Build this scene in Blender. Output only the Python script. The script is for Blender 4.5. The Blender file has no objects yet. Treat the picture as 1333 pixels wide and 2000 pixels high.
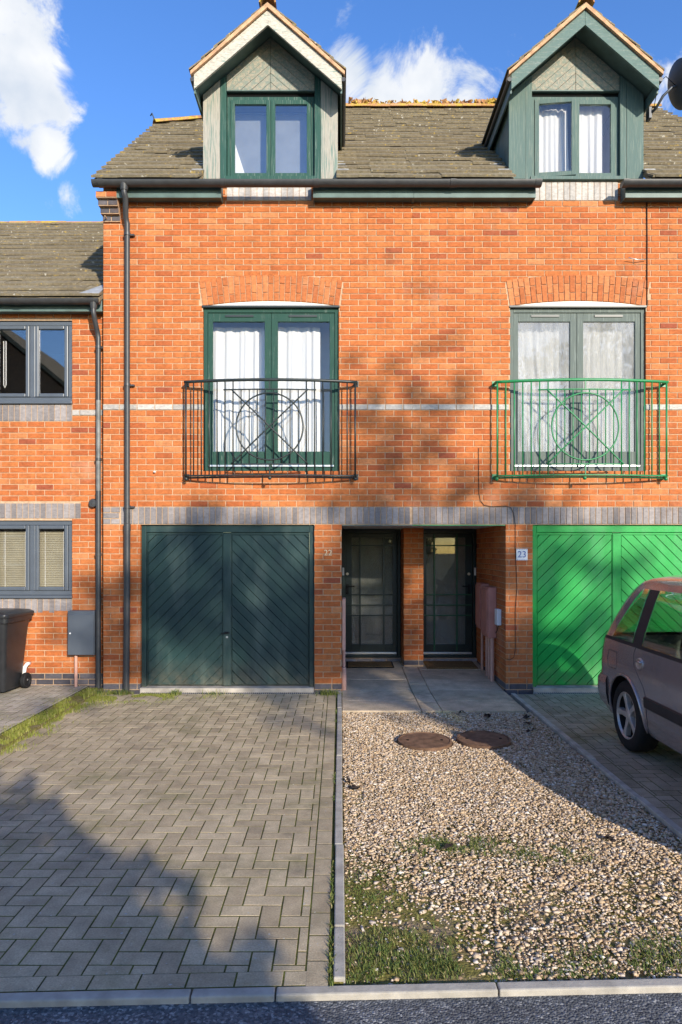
import bpy, bmesh, math, random
import numpy as np
from mathutils import Vector, Matrix, noise as mnoise
random.seed(7); np.random.seed(7)
RAD = math.radians
C = bpy.context.scene.collection
scn = bpy.context.scene
# ------------------------------------------------------------------ camera
F, D, H, VX, VY = 1350.0, 8.8, 1.8, 664.0, 1075.0
cam = bpy.data.cameras.new('camera'); camo = bpy.data.objects.new('camera', cam); C.objects.link(camo)
camo.location = (0, -D, H); camo.rotation_euler = (RAD(90), 0, 0)
cam.sensor_fit = 'VERTICAL'; cam.sensor_height = 36; cam.sensor_width = 24
cam.lens = 36 * F / 2000; cam.shift_y = (VY - 1000) / 2000; cam.shift_x = (666.5 - VX) / 2000
cam.clip_start = 0.05; cam.clip_end = 3000
scn.camera = camo
# ------------------------------------------------------------------ light
SUN = Vector((0.48, -1.0, 0.385))            # towards the sun
sun_el = math.atan2(SUN.z, math.hypot(SUN.x, SUN.y))
sl = bpy.data.lights.new('sun', 'SUN'); sl.energy = 2.75; sl.angle = RAD(0.5); sl.color = (1.0, 0.91, 0.77)
so = bpy.data.objects.new('sun', sl); C.objects.link(so)
so.rotation_euler = (-SUN).to_track_quat('-Z', 'Y').to_euler(); so.location = (10, -20, 15)
world = bpy.data.worlds.new('World'); scn.world = world; world.use_nodes = True
wn = world.node_tree; wn.nodes.clear()
def WN(t, **k):
    n = wn.nodes.new(t)
    for a, b in k.items(): setattr(n, a, b)
    return n
def wl(a, b): wn.links.new(a, b)
sky = WN('ShaderNodeTexSky', sky_type='NISHITA', sun_disc=False, sun_elevation=sun_el,
         sun_rotation=math.atan2(SUN.x, SUN.y), altitude=200, air_density=1.0, dust_density=0.25, ozone_density=2.6)
hs = WN('ShaderNodeHueSaturation'); hs.inputs['Saturation'].default_value = 1.22; hs.inputs['Value'].default_value = 0.86
hs.inputs['Hue'].default_value = 0.512
wl(sky.outputs[0], hs.inputs['Color'])
tc = WN('ShaderNodeTexCoord')
def blob(px, py, rad, amp):
    v = Vector(((px - VX) / F, 1, (VY - py) / F)).normalized()
    d = WN('ShaderNodeVectorMath', operation='DISTANCE'); wl(tc.outputs['Generated'], d.inputs[0]); d.inputs[1].default_value = v
    m = WN('ShaderNodeMapRange', interpolation_type='SMOOTHSTEP'); wl(d.outputs['Value'], m.inputs[0])
    m.inputs[1].default_value = 0; m.inputs[2].default_value = rad; m.inputs[3].default_value = amp; m.inputs[4].default_value = 0
    return m.outputs[0]
acc = None
for b in [(5, 110, .135, .85), (80, 120, .075, .62), (45, 185, .06, .55), (20, 30, .11, .7), (90, 290, .05, .62), (45, 275, .04, .5), (140, 400, .05, .42), (100, 395, .035, .36),
          (680, 140, .07, .66), (735, 120, .05, .4), (810, 105, .045, .4), (840, 180, .10, .8), (910, 200, .085, .72), (760, 200, .085, .7),
          (665, 130, .05, .42), (885, 95, .035, .25), (1310, 150, .07, .5), (1290, 205, .06, .5), (300, 262, .03, .25), (960, 185, .05, .4)]:
    o = blob(*b)
    if acc is None: acc = o
    else:
        m = WN('ShaderNodeMath', operation='MAXIMUM'); wl(acc, m.inputs[0]); wl(o, m.inputs[1]); acc = m.outputs[0]
n1 = WN('ShaderNodeTexNoise'); n1.inputs['Scale'].default_value = 11; n1.inputs['Detail'].default_value = 12; n1.inputs['Roughness'].default_value = .64; n1.inputs['Distortion'].default_value = .5
wl(tc.outputs['Generated'], n1.inputs['Vector'])
nb = WN('ShaderNodeTexNoise'); nb.inputs['Scale'].default_value = 2.3; nb.inputs['Detail'].default_value = 2
wl(tc.outputs['Generated'], nb.inputs['Vector'])
bm_ = WN('ShaderNodeMapRange'); wl(nb.outputs[0], bm_.inputs[0]); bm_.inputs[1].default_value = .5; bm_.inputs[2].default_value = .75; bm_.inputs[3].default_value = 0; bm_.inputs[4].default_value = .42
# broken clouds everywhere behind the camera too (same kind as those in view)
sep = WN('ShaderNodeSeparateXYZ'); wl(tc.outputs['Generated'], sep.inputs[0])
bk = WN('ShaderNodeMapRange'); wl(sep.outputs['Y'], bk.inputs[0]); bk.inputs[1].default_value = .45; bk.inputs[2].default_value = .1
bmul = WN('ShaderNodeMath', operation='MULTIPLY'); wl(bm_.outputs[0], bmul.inputs[0]); wl(bk.outputs[0], bmul.inputs[1])
mx = WN('ShaderNodeMath', operation='MAXIMUM'); wl(acc, mx.inputs[0]); wl(bmul.outputs[0], mx.inputs[1])
add = WN('ShaderNodeMath', operation='ADD'); nm = WN('ShaderNodeMath', operation='MULTIPLY_ADD'); wl(n1.outputs[0], nm.inputs[0]); nm.inputs[1].default_value = 1.7; nm.inputs[2].default_value = -.35
wl(mx.outputs[0], add.inputs[0]); wl(nm.outputs[0], add.inputs[1])
cm = WN('ShaderNodeMapRange', interpolation_type='SMOOTHSTEP'); wl(add.outputs[0], cm.inputs[0])
cm.inputs[1].default_value = .76; cm.inputs[2].default_value = 1.10
cmul = WN('ShaderNodeMath', operation='MULTIPLY'); wl(cm.outputs[0], cmul.inputs[0]); cmul.inputs[1].default_value = .96
n2 = WN('ShaderNodeTexNoise'); n2.inputs['Scale'].default_value = 12; n2.inputs['Detail'].default_value = 5; wl(tc.outputs['Generated'], n2.inputs['Vector'])
cr = WN('ShaderNodeValToRGB'); cr.color_ramp.elements[0].position = .35; cr.color_ramp.elements[1].position = .6
SKYS = 0.15
cr.color_ramp.elements[0].color = (.32 / SKYS, .35 / SKYS, .39 / SKYS, 1); cr.color_ramp.elements[1].color = (.44 / SKYS, .445 / SKYS, .45 / SKYS, 1)
wl(n2.outputs[0], cr.inputs[0])
mxc = WN('ShaderNodeMixRGB'); wl(cmul.outputs[0], mxc.inputs[0]); wl(hs.outputs[0], mxc.inputs[1]); wl(cr.outputs[0], mxc.inputs[2])
bg = WN('ShaderNodeBackground'); bg.inputs[1].default_value = SKYS; wl(mxc.outputs[0], bg.inputs[0])
wo = WN('ShaderNodeOutputWorld'); wl(bg.outputs[0], wo.inputs[0])
vs = scn.view_settings; vs.view_transform = 'Standard'; vs.look = 'None'; vs.gamma = 1; vs.exposure = 1.2; vs.use_curve_mapping = False
scn.render.engine = 'CYCLES'
# ------------------------------------------------------------------ helpers
def PX(px, Y=0.0): return (px - VX) * (D + Y) / F
def PZ(py, Y=0.0): return H + (VY - py) * (D + Y) / F
class MB:
    def __init__(s): s.V = []; s.F = []; s.R = []; s.M = []
    def add(s, vs, fs, r=.5, m=0):
        b = len(s.V); s.V.extend([tuple(v) for v in vs])
        for f in fs: s.F.append([i + b for i in f]); s.R.append(r); s.M.append(m)
    def box(s, x0, x1, y0, y1, z0, z1, r=.5, m=0):
        s.add([(x0,y0,z0),(x1,y0,z0),(x1,y1,z0),(x0,y1,z0),(x0,y0,z1),(x1,y0,z1),(x1,y1,z1),(x0,y1,z1)],
              [(0,3,2,1),(4,5,6,7),(0,1,5,4),(1,2,6,5),(2,3,7,6),(3,0,4,7)], r, m); return s
    def prism(s, poly, y0, y1, r=.5, m=0, mp=None, inset=0, ind=0):
        # poly of (x,z) counter-clockwise seen from -Y; front y0, back y1; optional chamfered front
        mp = mp or (lambda x, y, z: (x, y, z)); n = len(poly)
        if inset:
            cx = sum(p[0] for p in poly) / n; cz = sum(p[1] for p in poly) / n
            fr = []
            for p in poly:
                dx, dz = cx - p[0], cz - p[1]; l = math.hypot(dx, dz) or 1; k = min(inset * 1.3, l * .4) / l
                fr.append((p[0] + dx * k, p[1] + dz * k))
            V = [mp(p[0], y0, p[1]) for p in fr] + [mp(p[0], y0 + ind, p[1]) for p in poly] + [mp(p[0], y1, p[1]) for p in poly]
            Fs = [tuple(range(n))] + [(i, i + n, (i + 1) % n + n, (i + 1) % n) for i in range(n)] + [(i + n, i + 2 * n, (i + 1) % n + 2 * n, (i + 1) % n + n) for i in range(n)] + [tuple(reversed(range(2 * n, 3 * n)))]
        else:
            V = [mp(p[0], y0, p[1]) for p in poly] + [mp(p[0], y1, p[1]) for p in poly]
            Fs = [tuple(range(n)), tuple(reversed(range(n, 2 * n)))] + [(i, i + n, (i + 1) % n + n, (i + 1) % n) for i in range(n)]
        s.add(V, Fs, r, m); return s
    def tube(s, pts, rad, n=8, r=.5, m=0, caps=True, closed=False):
        pts = [Vector(p) for p in pts]; N = len(pts); rads = rad if isinstance(rad, (list, tuple)) else [rad] * N
        b = len(s.V); prev = None
        for i, p in enumerate(pts):
            if closed: t = pts[(i + 1) % N] - pts[i - 1]
            elif i == 0: t = pts[1] - p
            elif i == N - 1: t = p - pts[-2]
            else: t = (pts[i + 1] - p).normalized() + (p - pts[i - 1]).normalized()
            t.normalize()
            if prev is None:
                a = Vector((0, 0, 1)) if abs(t.z) < .9 else Vector((1, 0, 0))
                u = t.cross(a).normalized()
            else:
                u = (prev - t * prev.dot(t)).normalized()
            prev = u; w = t.cross(u)
            for k in range(n):
                a = 2 * math.pi * k / n
                s.V.append(tuple(p + (u * math.cos(a) + w * math.sin(a)) * rads[i]))
        seg = N if closed else N - 1
        for i in range(seg):
            j = (i + 1) % N
            for k in range(n):
                s.F.append([b + i * n + k, b + i * n + (k + 1) % n, b + j * n + (k + 1) % n, b + j * n + k]); s.R.append(r); s.M.append(m)
        if caps and not closed:
            s.F.append([b + k for k in reversed(range(n))]); s.R.append(r); s.M.append(m)
            s.F.append([b + (N - 1) * n + k for k in range(n)]); s.R.append(r); s.M.append(m)
        return s
    def lathe(s, prof, n=24, mat=Matrix(), r=.5, m=0, ang=2 * math.pi, closed=False):
        # prof of (radius, height) about local Z
        b = len(s.V); full = abs(ang - 2 * math.pi) < 1e-6; nn = n if full else n + 1
        for (ra, h) in prof:
            for k in range(nn):
                a = ang * k / n; s.V.append(tuple(mat @ Vector((ra * math.cos(a), ra * math.sin(a), h))))
        P = len(prof)
        for i in range(P if closed else P - 1):
            j = (i + 1) % P
            for k in range(n):
                k2 = (k + 1) % nn
                s.F.append([b + i * nn + k, b + i * nn + k2, b + j * nn + k2, b + j * nn + k]); s.R.append(r); s.M.append(m)
        return s
    def mesh(s, name, mats, smooth=False):
        me = bpy.data.meshes.new(name); me.from_pydata(s.V, [], s.F)
        if not isinstance(mats, (list, tuple)): mats = [mats]
        for mm in mats: me.materials.append(mm)
        if len(mats) > 1: me.polygons.foreach_set('material_index', s.M)
        at = me.attributes.new('rnd', 'FLOAT', 'FACE'); at.data.foreach_set('value', s.R)
        if smooth: me.polygons.foreach_set('use_smooth', [True] * len(s.F))
        me.validate(); me.update(); return me
    def build(s, name, mats, parent=None, smooth=False, bevel=0, auto=None, label=None, kind=None):
        me = s.mesh(name, mats, smooth or auto is not None)
        if auto is not None: me.set_sharp_from_angle(angle=RAD(auto))
        o = link(name, me, parent)
        if bevel:
            md = o.modifiers.new('bevel', 'BEVEL'); md.width = bevel; md.segments = 2; md.limit_method = 'ANGLE'
        if label: o['label'] = label
        if kind: o['kind'] = kind
        return o
EMP = {}
def link(name, data, parent=None, loc=None):
    o = bpy.data.objects.new(name, data); C.objects.link(o)
    if parent is not None:
        o.parent = parent
        if parent.name in EMP: o.matrix_parent_inverse = EMP[parent.name]
    if loc is not None: o.location = loc
    return o
def thing(name, label, cat, loc=(0, 0, 0), group=None):
    o = bpy.data.objects.new(name, None); C.objects.link(o); o.location = loc; o.empty_display_size = .2
    EMP[o.name] = Matrix.Translation(-Vector(loc))
    return tag(o, label, cat, group)
def tag(o, label, cat, group=None):
    o['label'] = label; o['category'] = cat
    if group: o['group'] = group
    return o
def structure(o): o['kind'] = 'structure'; return o
def text_mesh(txt, size, ext, mat, name):
    cu = bpy.data.curves.new('t', 'FONT'); cu.body = txt; cu.size = size; cu.extrude = ext; cu.align_x = 'CENTER'; cu.align_y = 'CENTER'
    t = bpy.data.objects.new('t', cu); C.objects.link(t)
    bpy.context.view_layer.update()
    me = bpy.data.meshes.new_from_object(t.evaluated_get(bpy.context.evaluated_depsgraph_get()))
    bpy.data.objects.remove(t); me.name = name; me.materials.clear(); me.materials.append(mat); return me
# ------------------------------------------------------------------ materials
class NT:
    def __init__(s, name):
        s.m = bpy.data.materials.new(name); s.m.use_nodes = True; s.t = s.m.node_tree; s.t.nodes.clear()
        s.out = s.n('ShaderNodeOutputMaterial'); s.b = s.n('ShaderNodeBsdfPrincipled'); s.l(s.b.outputs[0], s.out.inputs[0])
        s.pos = s.n('ShaderNodeNewGeometry').outputs['Position']
    def n(s, t, **k):
        x = s.t.nodes.new(t)
        for a, b in k.items(): setattr(x, a, b)
        return x
    def l(s, a, b): s.t.links.new(a, b)
    def noise(s, scale, detail=4, rough=.55, vec=None, sc3=None, w=None):
        x = s.n('ShaderNodeTexNoise'); x.inputs['Scale'].default_value = scale; x.inputs['Detail'].default_value = detail; x.inputs['Roughness'].default_value = rough
        v = vec or s.pos
        if sc3:
            mp = s.n('ShaderNodeVectorMath', operation='MULTIPLY'); s.l(v, mp.inputs[0]); mp.inputs[1].default_value = sc3; v = mp.outputs[0]
        s.l(v, x.inputs['Vector']); return x.outputs[0]
    def ramp(s, fac, stops, interp='LINEAR'):
        x = s.n('ShaderNodeValToRGB'); e = x.color_ramp.elements; x.color_ramp.interpolation = interp
        while len(e) < len(stops): e.new(.5)
        for i, (p, c) in enumerate(stops):
            e[i].position = p; e[i].color = (c, c, c, 1) if isinstance(c, (int, float)) else (*c, 1)
        s.l(fac, x.inputs[0]); return x.outputs[0]
    def mix(s, fac, a, b, mode='MIX'):
        x = s.n('ShaderNodeMixRGB', blend_type=mode)
        for v, i in ((fac, 0), (a, 1), (b, 2)):
            if isinstance(v, (int, float)): x.inputs[i].default_value = v if i == 0 else (v, v, v, 1)
            elif isinstance(v, tuple): x.inputs[i].default_value = (*v, 1)
            else: s.l(v, x.inputs[i])
        return x.outputs[0]
    def attr(s, name='rnd'):
        return s.n('ShaderNodeAttribute', attribute_name=name).outputs['Fac']
    def math(s, op, a, b=0.0):
        x = s.n('ShaderNodeMath', operation=op)
        for v, i in ((a, 0), (b, 1)):
            if isinstance(v, (int, float)): x.inputs[i].default_value = v
            else: s.l(v, x.inputs[i])
        return x.outputs[0]
    def bump(s, h, st=.3, dist=.01):
        x = s.n('ShaderNodeBump'); x.inputs['Strength'].default_value = st; x.inputs['Distance'].default_value = dist
        s.l(h, x.inputs['Height']); s.l(x.outputs[0], s.b.inputs['Normal'])
    def fin(s, col, rough=.8, spec=.3, metal=0):
        if isinstance(col, tuple): s.b.inputs['Base Color'].default_value = (*col, 1)
        else: s.l(col, s.b.inputs['Base Color'])
        if isinstance(rough, (int, float)): s.b.inputs['Roughness'].default_value = rough
        else: s.l(rough, s.b.inputs['Roughness'])
        s.b.inputs['Specular IOR Level'].default_value = spec; s.b.inputs['Metallic'].default_value = metal
        return s.m
def simple(name, c, rough=.6, spec=.4, var=.25, scale=6, metal=0, bump=0, bs=60):
    t = NT(name); n = t.noise(scale, 5)
    col = t.mix(t.ramp(n, [(.3, 0.0), (.7, 1.0)]), tuple(x * (1 - var) for x in c), tuple(min(1, x * (1 + var)) for x in c))
    if bump: t.bump(t.noise(bs, 3), bump, .004)
    return t.fin(col, rough, spec, metal)
def brick_mat(name, stops, stain=.35):
    t = NT(name); r = t.attr()
    col = t.ramp(r, stops)
    n = t.noise(17, 5, .7, sc3=(1, 1, 2.0)); col = t.mix(.75, col, t.ramp(n, [(.3, .62), (.7, 1.3)]), 'MULTIPLY')
    fine = t.noise(160, 2); col = t.mix(.35, col, t.ramp(fine, [(.3, .6), (.7, 1.25)]), 'MULTIPLY')
    pale = t.noise(1.1, 5, .65); col = t.mix(t.math('MULTIPLY', t.ramp(pale, [(.58, 0.0), (.75, 1.0)]), stain), col, (.62, .42, .30))
    dark = t.noise(2.3, 4, .6); col = t.mix(t.math('MULTIPLY', t.ramp(dark, [(.60, 0.0), (.78, 1.0)]), .45), col, (.12, .055, .035))
    stk = t.noise(1.6, 5, .7, sc3=(3.2, 3.2, .35)); col = t.mix(.4, col, t.ramp(stk, [(.35, .62), (.6, 1.12)]), 'MULTIPLY')
    t.bump(t.noise(120, 4), .35, .004)
    return t.fin(col, .85, .25)
M = {}
M['brick'] = brick_mat('brick_red', [(0, (.30, .075, .038)), (.18, (.40, .106, .034)), (.45, (.47, .136, .039)), (.75, (.51, .168, .051)), (1, (.55, .22, .088))])
M['archbrick'] = brick_mat('brick_orange', [(0, (.42, .125, .042)), (.5, (.51, .168, .056)), (1, (.55, .21, .082))])
M['blue'] = brick_mat('brick_blue_grey', [(0, (.19, .17, .165)), (.5, (.265, .238, .23)), (1, (.35, .31, .295))], .25)
M['bluedark'] = brick_mat('brick_blue_dark', [(0, (.07, .065, .075)), (.5, (.11, .10, .11)), (1, (.17, .15, .155))], .15)
M['bandgrey'] = brick_mat('brick_band_grey', [(0, (.36, .33, .30)), (.5, (.46, .43, .39)), (1, (.58, .53, .47))], .2)
def mortar():
    t = NT('mortar'); n = t.noise(25, 5); col = t.ramp(n, [(.3, (.43, .28, .17)), (.7, (.58, .41, .27))])
    t.bump(t.noise(200, 3), .4, .004); return t.fin(col, .95, .1)
M['mortar'] = mortar()
def tile_mat():
    t = NT('roof_tile'); r = t.attr(); col = t.ramp(r, [(0, (.185, .152, .10)), (.5, (.205, .168, .11)), (1, (.225, .188, .125))])
    n = t.noise(24, 5, .7); col = t.mix(.6, col, t.ramp(n, [(.3, .5), (.7, 1.45)]), 'MULTIPLY')
    col = t.mix(t.ramp(t.noise(15, 5, .75), [(.56, 0.0), (.68, .7)]), col, (.095, .085, .045))
    col = t.mix(t.ramp(t.noise(13, 3, .6, sc3=(1, 1.2, 1.2)), [(.63, 0.0), (.69, .85)]), col, (.42, .30, .09))
    col = t.mix(t.ramp(t.noise(19, 2, .5), [(.66, 0.0), (.71, .85)]), col, (.52, .49, .41))
    t.bump(t.noise(90, 4), .5, .006); return t.fin(col, .95, .15)
M['tile'] = tile_mat()
def ridge_mat():
    t = NT('ridge_tile'); r = t.attr(); col = t.ramp(r, [(0, (.36, .17, .08)), (1, (.50, .28, .14))])
    col = t.mix(t.ramp(t.noise(8, 5, .7), [(.46, 0.0), (.58, .9)]), col, (.50, .36, .06))
    col = t.mix(t.ramp(t.noise(17, 4, .7), [(.62, 0.0), (.70, .8)]), col, (.12, .10, .06))
    t.bump(t.noise(50, 5), .8, .02); return t.fin(col, .95, .1)
M['ridge'] = ridge_mat()
M['verge'] = simple('verge_mortar', (.55, .33, .19), .95, .1, .3, 14, bump=.5)
def wood(name, paint, bare, amt, axis=(14, 14, 1.2), rough=.7):
    t = NT(name); n = t.noise(3.0, 6, .7, sc3=axis)
    g = t.noise(9, 5, .6, sc3=(axis[0] * 1.6, axis[1] * 1.6, axis[2] * .8))
    bc = t.mix(.7, bare, t.ramp(g, [(.3, .38), (.5, .95), (.7, 1.3)]), 'MULTIPLY')
    pc = t.mix(.4, paint, t.ramp(g, [(.3, .7), (.7, 1.25)]), 'MULTIPLY')
    col = t.mix(t.ramp(n, [(amt - .06, 0.0), (amt + .06, 1.0)]), bc, pc)
    t.bump(g, .35, .006); return t.fin(col, rough, .3)
GREEN = (.018, .072, .058)
M['wood_white'] = wood('weathered_white_board', (.13, .21, .18), (.37, .345, .29), .56, (22, 22, .9))
M['wood_white_h'] = wood('weathered_barge_board', (.20, .29, .25), (.52, .48, .40), .60, (2, 2, 16))
M['wood_grey'] = wood('weathered_grey_plank', (.20, .235, .20), (.33, .30, .235), .50, (9, 9, 9))
M['wood_green_worn'] = wood('worn_green_paint', (.022, .078, .062), (.15, .20, .17), .40, (26, 26, .8))
M['wood_teal'] = wood('faded_grey_green_paint', (.092, .145, .13), (.175, .215, .185), .43, (26, 26, .8))
M['wood_teal_h'] = wood('faded_grey_green_board', (.11, .17, .152), (.19, .235, .205), .43, (2, 2, 16))
M['wood_dgreen'] = wood('dark_green_frame_paint', (.016, .062, .046), (.17, .21, .18), .36)
M['wood_grey_frame'] = wood('grey_green_frame_paint', (.115, .14, .125), (.22, .255, .225), .40, (26, 26, .8))
def gar(name, c, c2):
    t = NT(name); n = t.noise(4, 5, .6); col = t.mix(t.ramp(n, [(.35, 0.0), (.7, 1.0)]), c, c2)
    col = t.mix(.25, col, t.ramp(t.noise(40, 4, .7), [(.3, .6), (.7, 1.3)]), 'MULTIPLY')
    sx = t.n('ShaderNodeSeparateXYZ'); t.l(t.pos, sx.inputs[0]); gz = t.math('SUBTRACT', 1.0, t.math('MULTIPLY', sx.outputs['Z'], 2.4)); gm = t.math('MULTIPLY', t.math('MAXIMUM', gz, 0.0), t.ramp(t.noise(7, 5, .7), [(.35, 0.0), (.7, .75)]))
    col = t.mix(gm, col, (.16, .135, .09)); fd = t.noise(1.3, 5, .7, sc3=(2, 1, .6)); col = t.mix(t.ramp(fd, [(.5, 0.0), (.75, .18)]), col, (.30, .38, .32))
    t.bump(t.noise(35, 4), .12, .004); return t.fin(col, .45, .28)
M['gar_dark'] = gar('dark_green_gloss', (.013, .036, .038), (.017, .047, .044))
M['gar_green'] = gar('bright_green_gloss', (.005, .28, .045), (.008, .34, .06))
M['bal_green'] = simple('green_rail_paint', (.014, .20, .065), .4, .5, .15)
M['bal_black'] = simple('black_rail_paint', (.018, .026, .026), .42, .5, .2)
M['door_green'] = simple('dark_green_door', (.010, .022, .020), .35, .5, .2)
M['door_bar'] = simple('green_door_bar', (.012, .09, .035), .4, .5, .2)
M['pvc'] = simple('black_plastic', (.045, .046, .048), .42, .5, .2, 12)
M['pipe_grey'] = simple('weathered_pipe', (.16, .16, .15), .5, .4, .35, 9)
M['fascia'] = simple('green_fascia_paint', (.095, .145, .133), .5, .4, .25, 5)
M['anth'] = simple('anthracite_frame', (.085, .10, .12), .38, .5, .08)
M['white'] = simple('white_paint', (.80, .79, .76), .5, .4, .04)
M['whitepl'] = simple('white_plastic', (.75, .76, .76), .4, .5, .05)
M['silver'] = simple('aluminium', (.62, .62, .62), .35, .5, .1, metal=.8)
M['brass'] = simple('brass', (.62, .52, .36), .4, .5, .2, metal=.6)
M['pink'] = simple('terracotta_plastic', (.52, .23, .18), .55, .3, .15)
M['pinkpipe'] = simple('pale_terracotta_pipe', (.58, .33, .25), .55, .3, .15)
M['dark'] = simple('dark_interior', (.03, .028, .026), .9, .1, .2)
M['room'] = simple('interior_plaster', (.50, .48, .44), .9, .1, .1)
M['lead'] = simple('lead_flashing', (.30, .31, .32), .6, .4, .3)
M['black'] = simple('black_rubber', (.012, .012, .013), .75, .3, .3, 20, bump=.2)
M['blackhole'] = simple('black_gap', (.006, .006, .006), .9, .1, .1)
M['rust'] = simple('rusty_iron', (.15, .085, .052), .8, .3, .4, 14, bump=.5)
M['mat'] = simple('coir_mat', (.20, .125, .055), .95, .1, .35, 60, bump=.8)
M['matrim'] = simple('mat_rim', (.03, .022, .018), .8, .2, .2)
M['concrete'] = simple('concrete_kerb', (.36, .33, .28), .9, .2, .25, 9, bump=.4)
M['gstone'] = simple('threshold_concrete', (.38, .34, .285), .9, .2, .3, 7, bump=.4)
M['blind'] = simple('blind_slat', (.30, .27, .19), .6, .3, .1)
M['blindgrey'] = simple('grey_blind_cloth', (.20, .22, .23), .9, .1, .1)
M['yellow'] = simple('orange_plastic', (.75, .33, .02), .5, .3, .1)
M['seat'] = simple('car_seat_fabric', (.022, .023, .027), .9, .2, .2)
M['plastic'] = simple('car_trim_plastic', (.022, .022, .026), .55, .4, .15)
M['alloy'] = simple('alloy_wheel', (.50, .46, .43), .4, .5, .15, metal=.5)
M['bin'] = simple('wheelie_bin_plastic', (.020, .021, .023), .36, .5, .2, 10)
M['dish'] = simple('dark_dish_metal', (.05, .06, .075), .45, .5, .1)
M['blueink'] = simple('blue_enamel', (.04, .09, .32), .4, .5, .05)
def glass(name, refl=.10, tint=(1, 1, 1), mist_lift=0):
    t = NT(name); nt = t.t; nt.nodes.remove(t.b)
    tr = t.n('ShaderNodeBsdfTransparent'); tr.inputs[0].default_value = (*tint, 1)
    gl = t.n('ShaderNodeBsdfGlossy'); gl.inputs['Roughness'].default_value = .015; gl.inputs[0].default_value = (1, 1, 1, 1)
    lw = t.n('ShaderNodeLayerWeight'); lw.inputs[0].default_value = .5
    f = t.math('ADD', t.math('MULTIPLY', t.math('POWER', lw.outputs['Facing'], 4.0), .9), refl)
    mx = t.n('ShaderNodeMixShader'); t.l(f, mx.inputs[0]); t.l(tr.outputs[0], mx.inputs[1]); t.l(gl.outputs[0], mx.inputs[2])
    last = mx.outputs[0]
    if mist_lift:  # pale diffuse film: condensation on the window, painted lightening on the doors
        df = t.n('ShaderNodeBsdfDiffuse'); df.inputs[0].default_value = (.5, .5, .48, 1)
        nn = t.ramp(t.noise(5, 6, .7, sc3=(2.5, 2.5, .5)), [(.35, mist_lift * .3), (.75, mist_lift)])
        m2 = t.n('ShaderNodeMixShader'); t.l(nn, m2.inputs[0]); t.l(last, m2.inputs[1]); t.l(df.outputs[0], m2.inputs[2]); last = m2.outputs[0]
    t.l(last, t.out.inputs[0]); return t.m
M['glass'] = glass('window_glass', .06)
M['glass_refl'] = glass('window_glass_bright', .13)
M['glass_mid'] = glass('window_glass_mid', .045)
M['glass_dirty'] = glass('condensation_glass', .06, mist_lift=.5)
M['glass_door'] = glass('lightened_door_glass', .05, (.70, .72, .69), mist_lift=.22)  # diffuse layer lightens the door panes so they look lit
M['glass_car'] = glass('car_glass', .07, (.72, .80, .76))
def curtain_mat():
    t = NT('white_curtain'); t.b.inputs['Base Color'].default_value = (.56, .555, .535, 1); t.b.inputs['Roughness'].default_value = .9
    return t.m
M['curtain'] = curtain_mat()
def paver_mat(name, a, b, moss=.6):
    t = NT(name); r = t.attr(); col = t.ramp(r, [(0, a), (1, b)])
    col = t.mix(.7, col, t.ramp(t.noise(5, 6, .65), [(.3, .62), (.7, 1.3)]), 'MULTIPLY')
    col = t.mix(.5, col, t.ramp(t.noise(110, 3, .6), [(.3, .6), (.7, 1.35)]), 'MULTIPLY')
    col = t.mix(t.ramp(t.noise(26, 3, .5), [(.69, 0.0), (.73, .75)]), col, (.42, .42, .39))
    col = t.mix(t.math('MULTIPLY', t.ramp(t.noise(1.7, 6, .7), [(.52, 0.0), (.72, 1.0)]), moss), col, (.13, .13, .05))
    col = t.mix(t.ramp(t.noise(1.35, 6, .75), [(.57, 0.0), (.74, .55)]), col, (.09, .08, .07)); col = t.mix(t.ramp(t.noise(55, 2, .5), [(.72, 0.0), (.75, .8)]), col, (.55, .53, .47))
    t.bump(t.noise(150, 4), .5, .005); return t.fin(col, .92, .2)
M['paver'] = paver_mat('block_paver', (.37, .295, .19), (.48, .39, .255))
M['paver2'] = paver_mat('block_paver_dark', (.28, .235, .165), (.37, .315, .23))
M['paver3'] = paver_mat('block_paver_dusty', (.36, .31, .23), (.45, .39, .30))
M['slab'] = paver_mat('paving_slab', (.50, .39, .26), (.60, .475, .325), .3)
def bed():
    t = NT('mossy_joint_sand'); n = t.noise(6, 5, .7); col = t.ramp(n, [(.35, (.05, .042, .025)), (.52, (.085, .09, .022)), (.7, (.16, .165, .035))])
    t.bump(t.noise(90, 4), .8, .01); return t.fin(col, .98, .1)
M['bed'] = bed()
def soil():
    t = NT('gravel_soil'); n = t.noise(22, 6, .7); col = t.ramp(n, [(.3, (.20, .145, .09)), (.7, (.33, .25, .165))])
    col = t.mix(t.ramp(t.noise(2.6, 6, .75), [(.40, 0.0), (.52, .88)]), col, t.ramp(t.noise(40, 4), [(.3, (.11, .105, .022)), (.7, (.29, .255, .06))]))
    t.bump(t.noise(70, 4), 1, .02); return t.fin(col, .98, .1)
M['soil'] = soil()
def gravelm():
    t = NT('gravel_stone'); r = t.attr()
    col = t.ramp(r, [(0, (.13, .095, .065)), (.12, (.36, .24, .14)), (.35, (.52, .375, .225)), (.6, (.63, .475, .305)), (.8, (.52, .42, .33)), (.93, (.65, .55, .43)), (1, (.76, .70, .61))])
    col = t.mix(.4, col, t.ramp(t.noise(60, 3), [(.3, .6), (.7, 1.3)]), 'MULTIPLY'); return t.fin(col, .85, .25)
M['gravel'] = gravelm()
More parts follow.
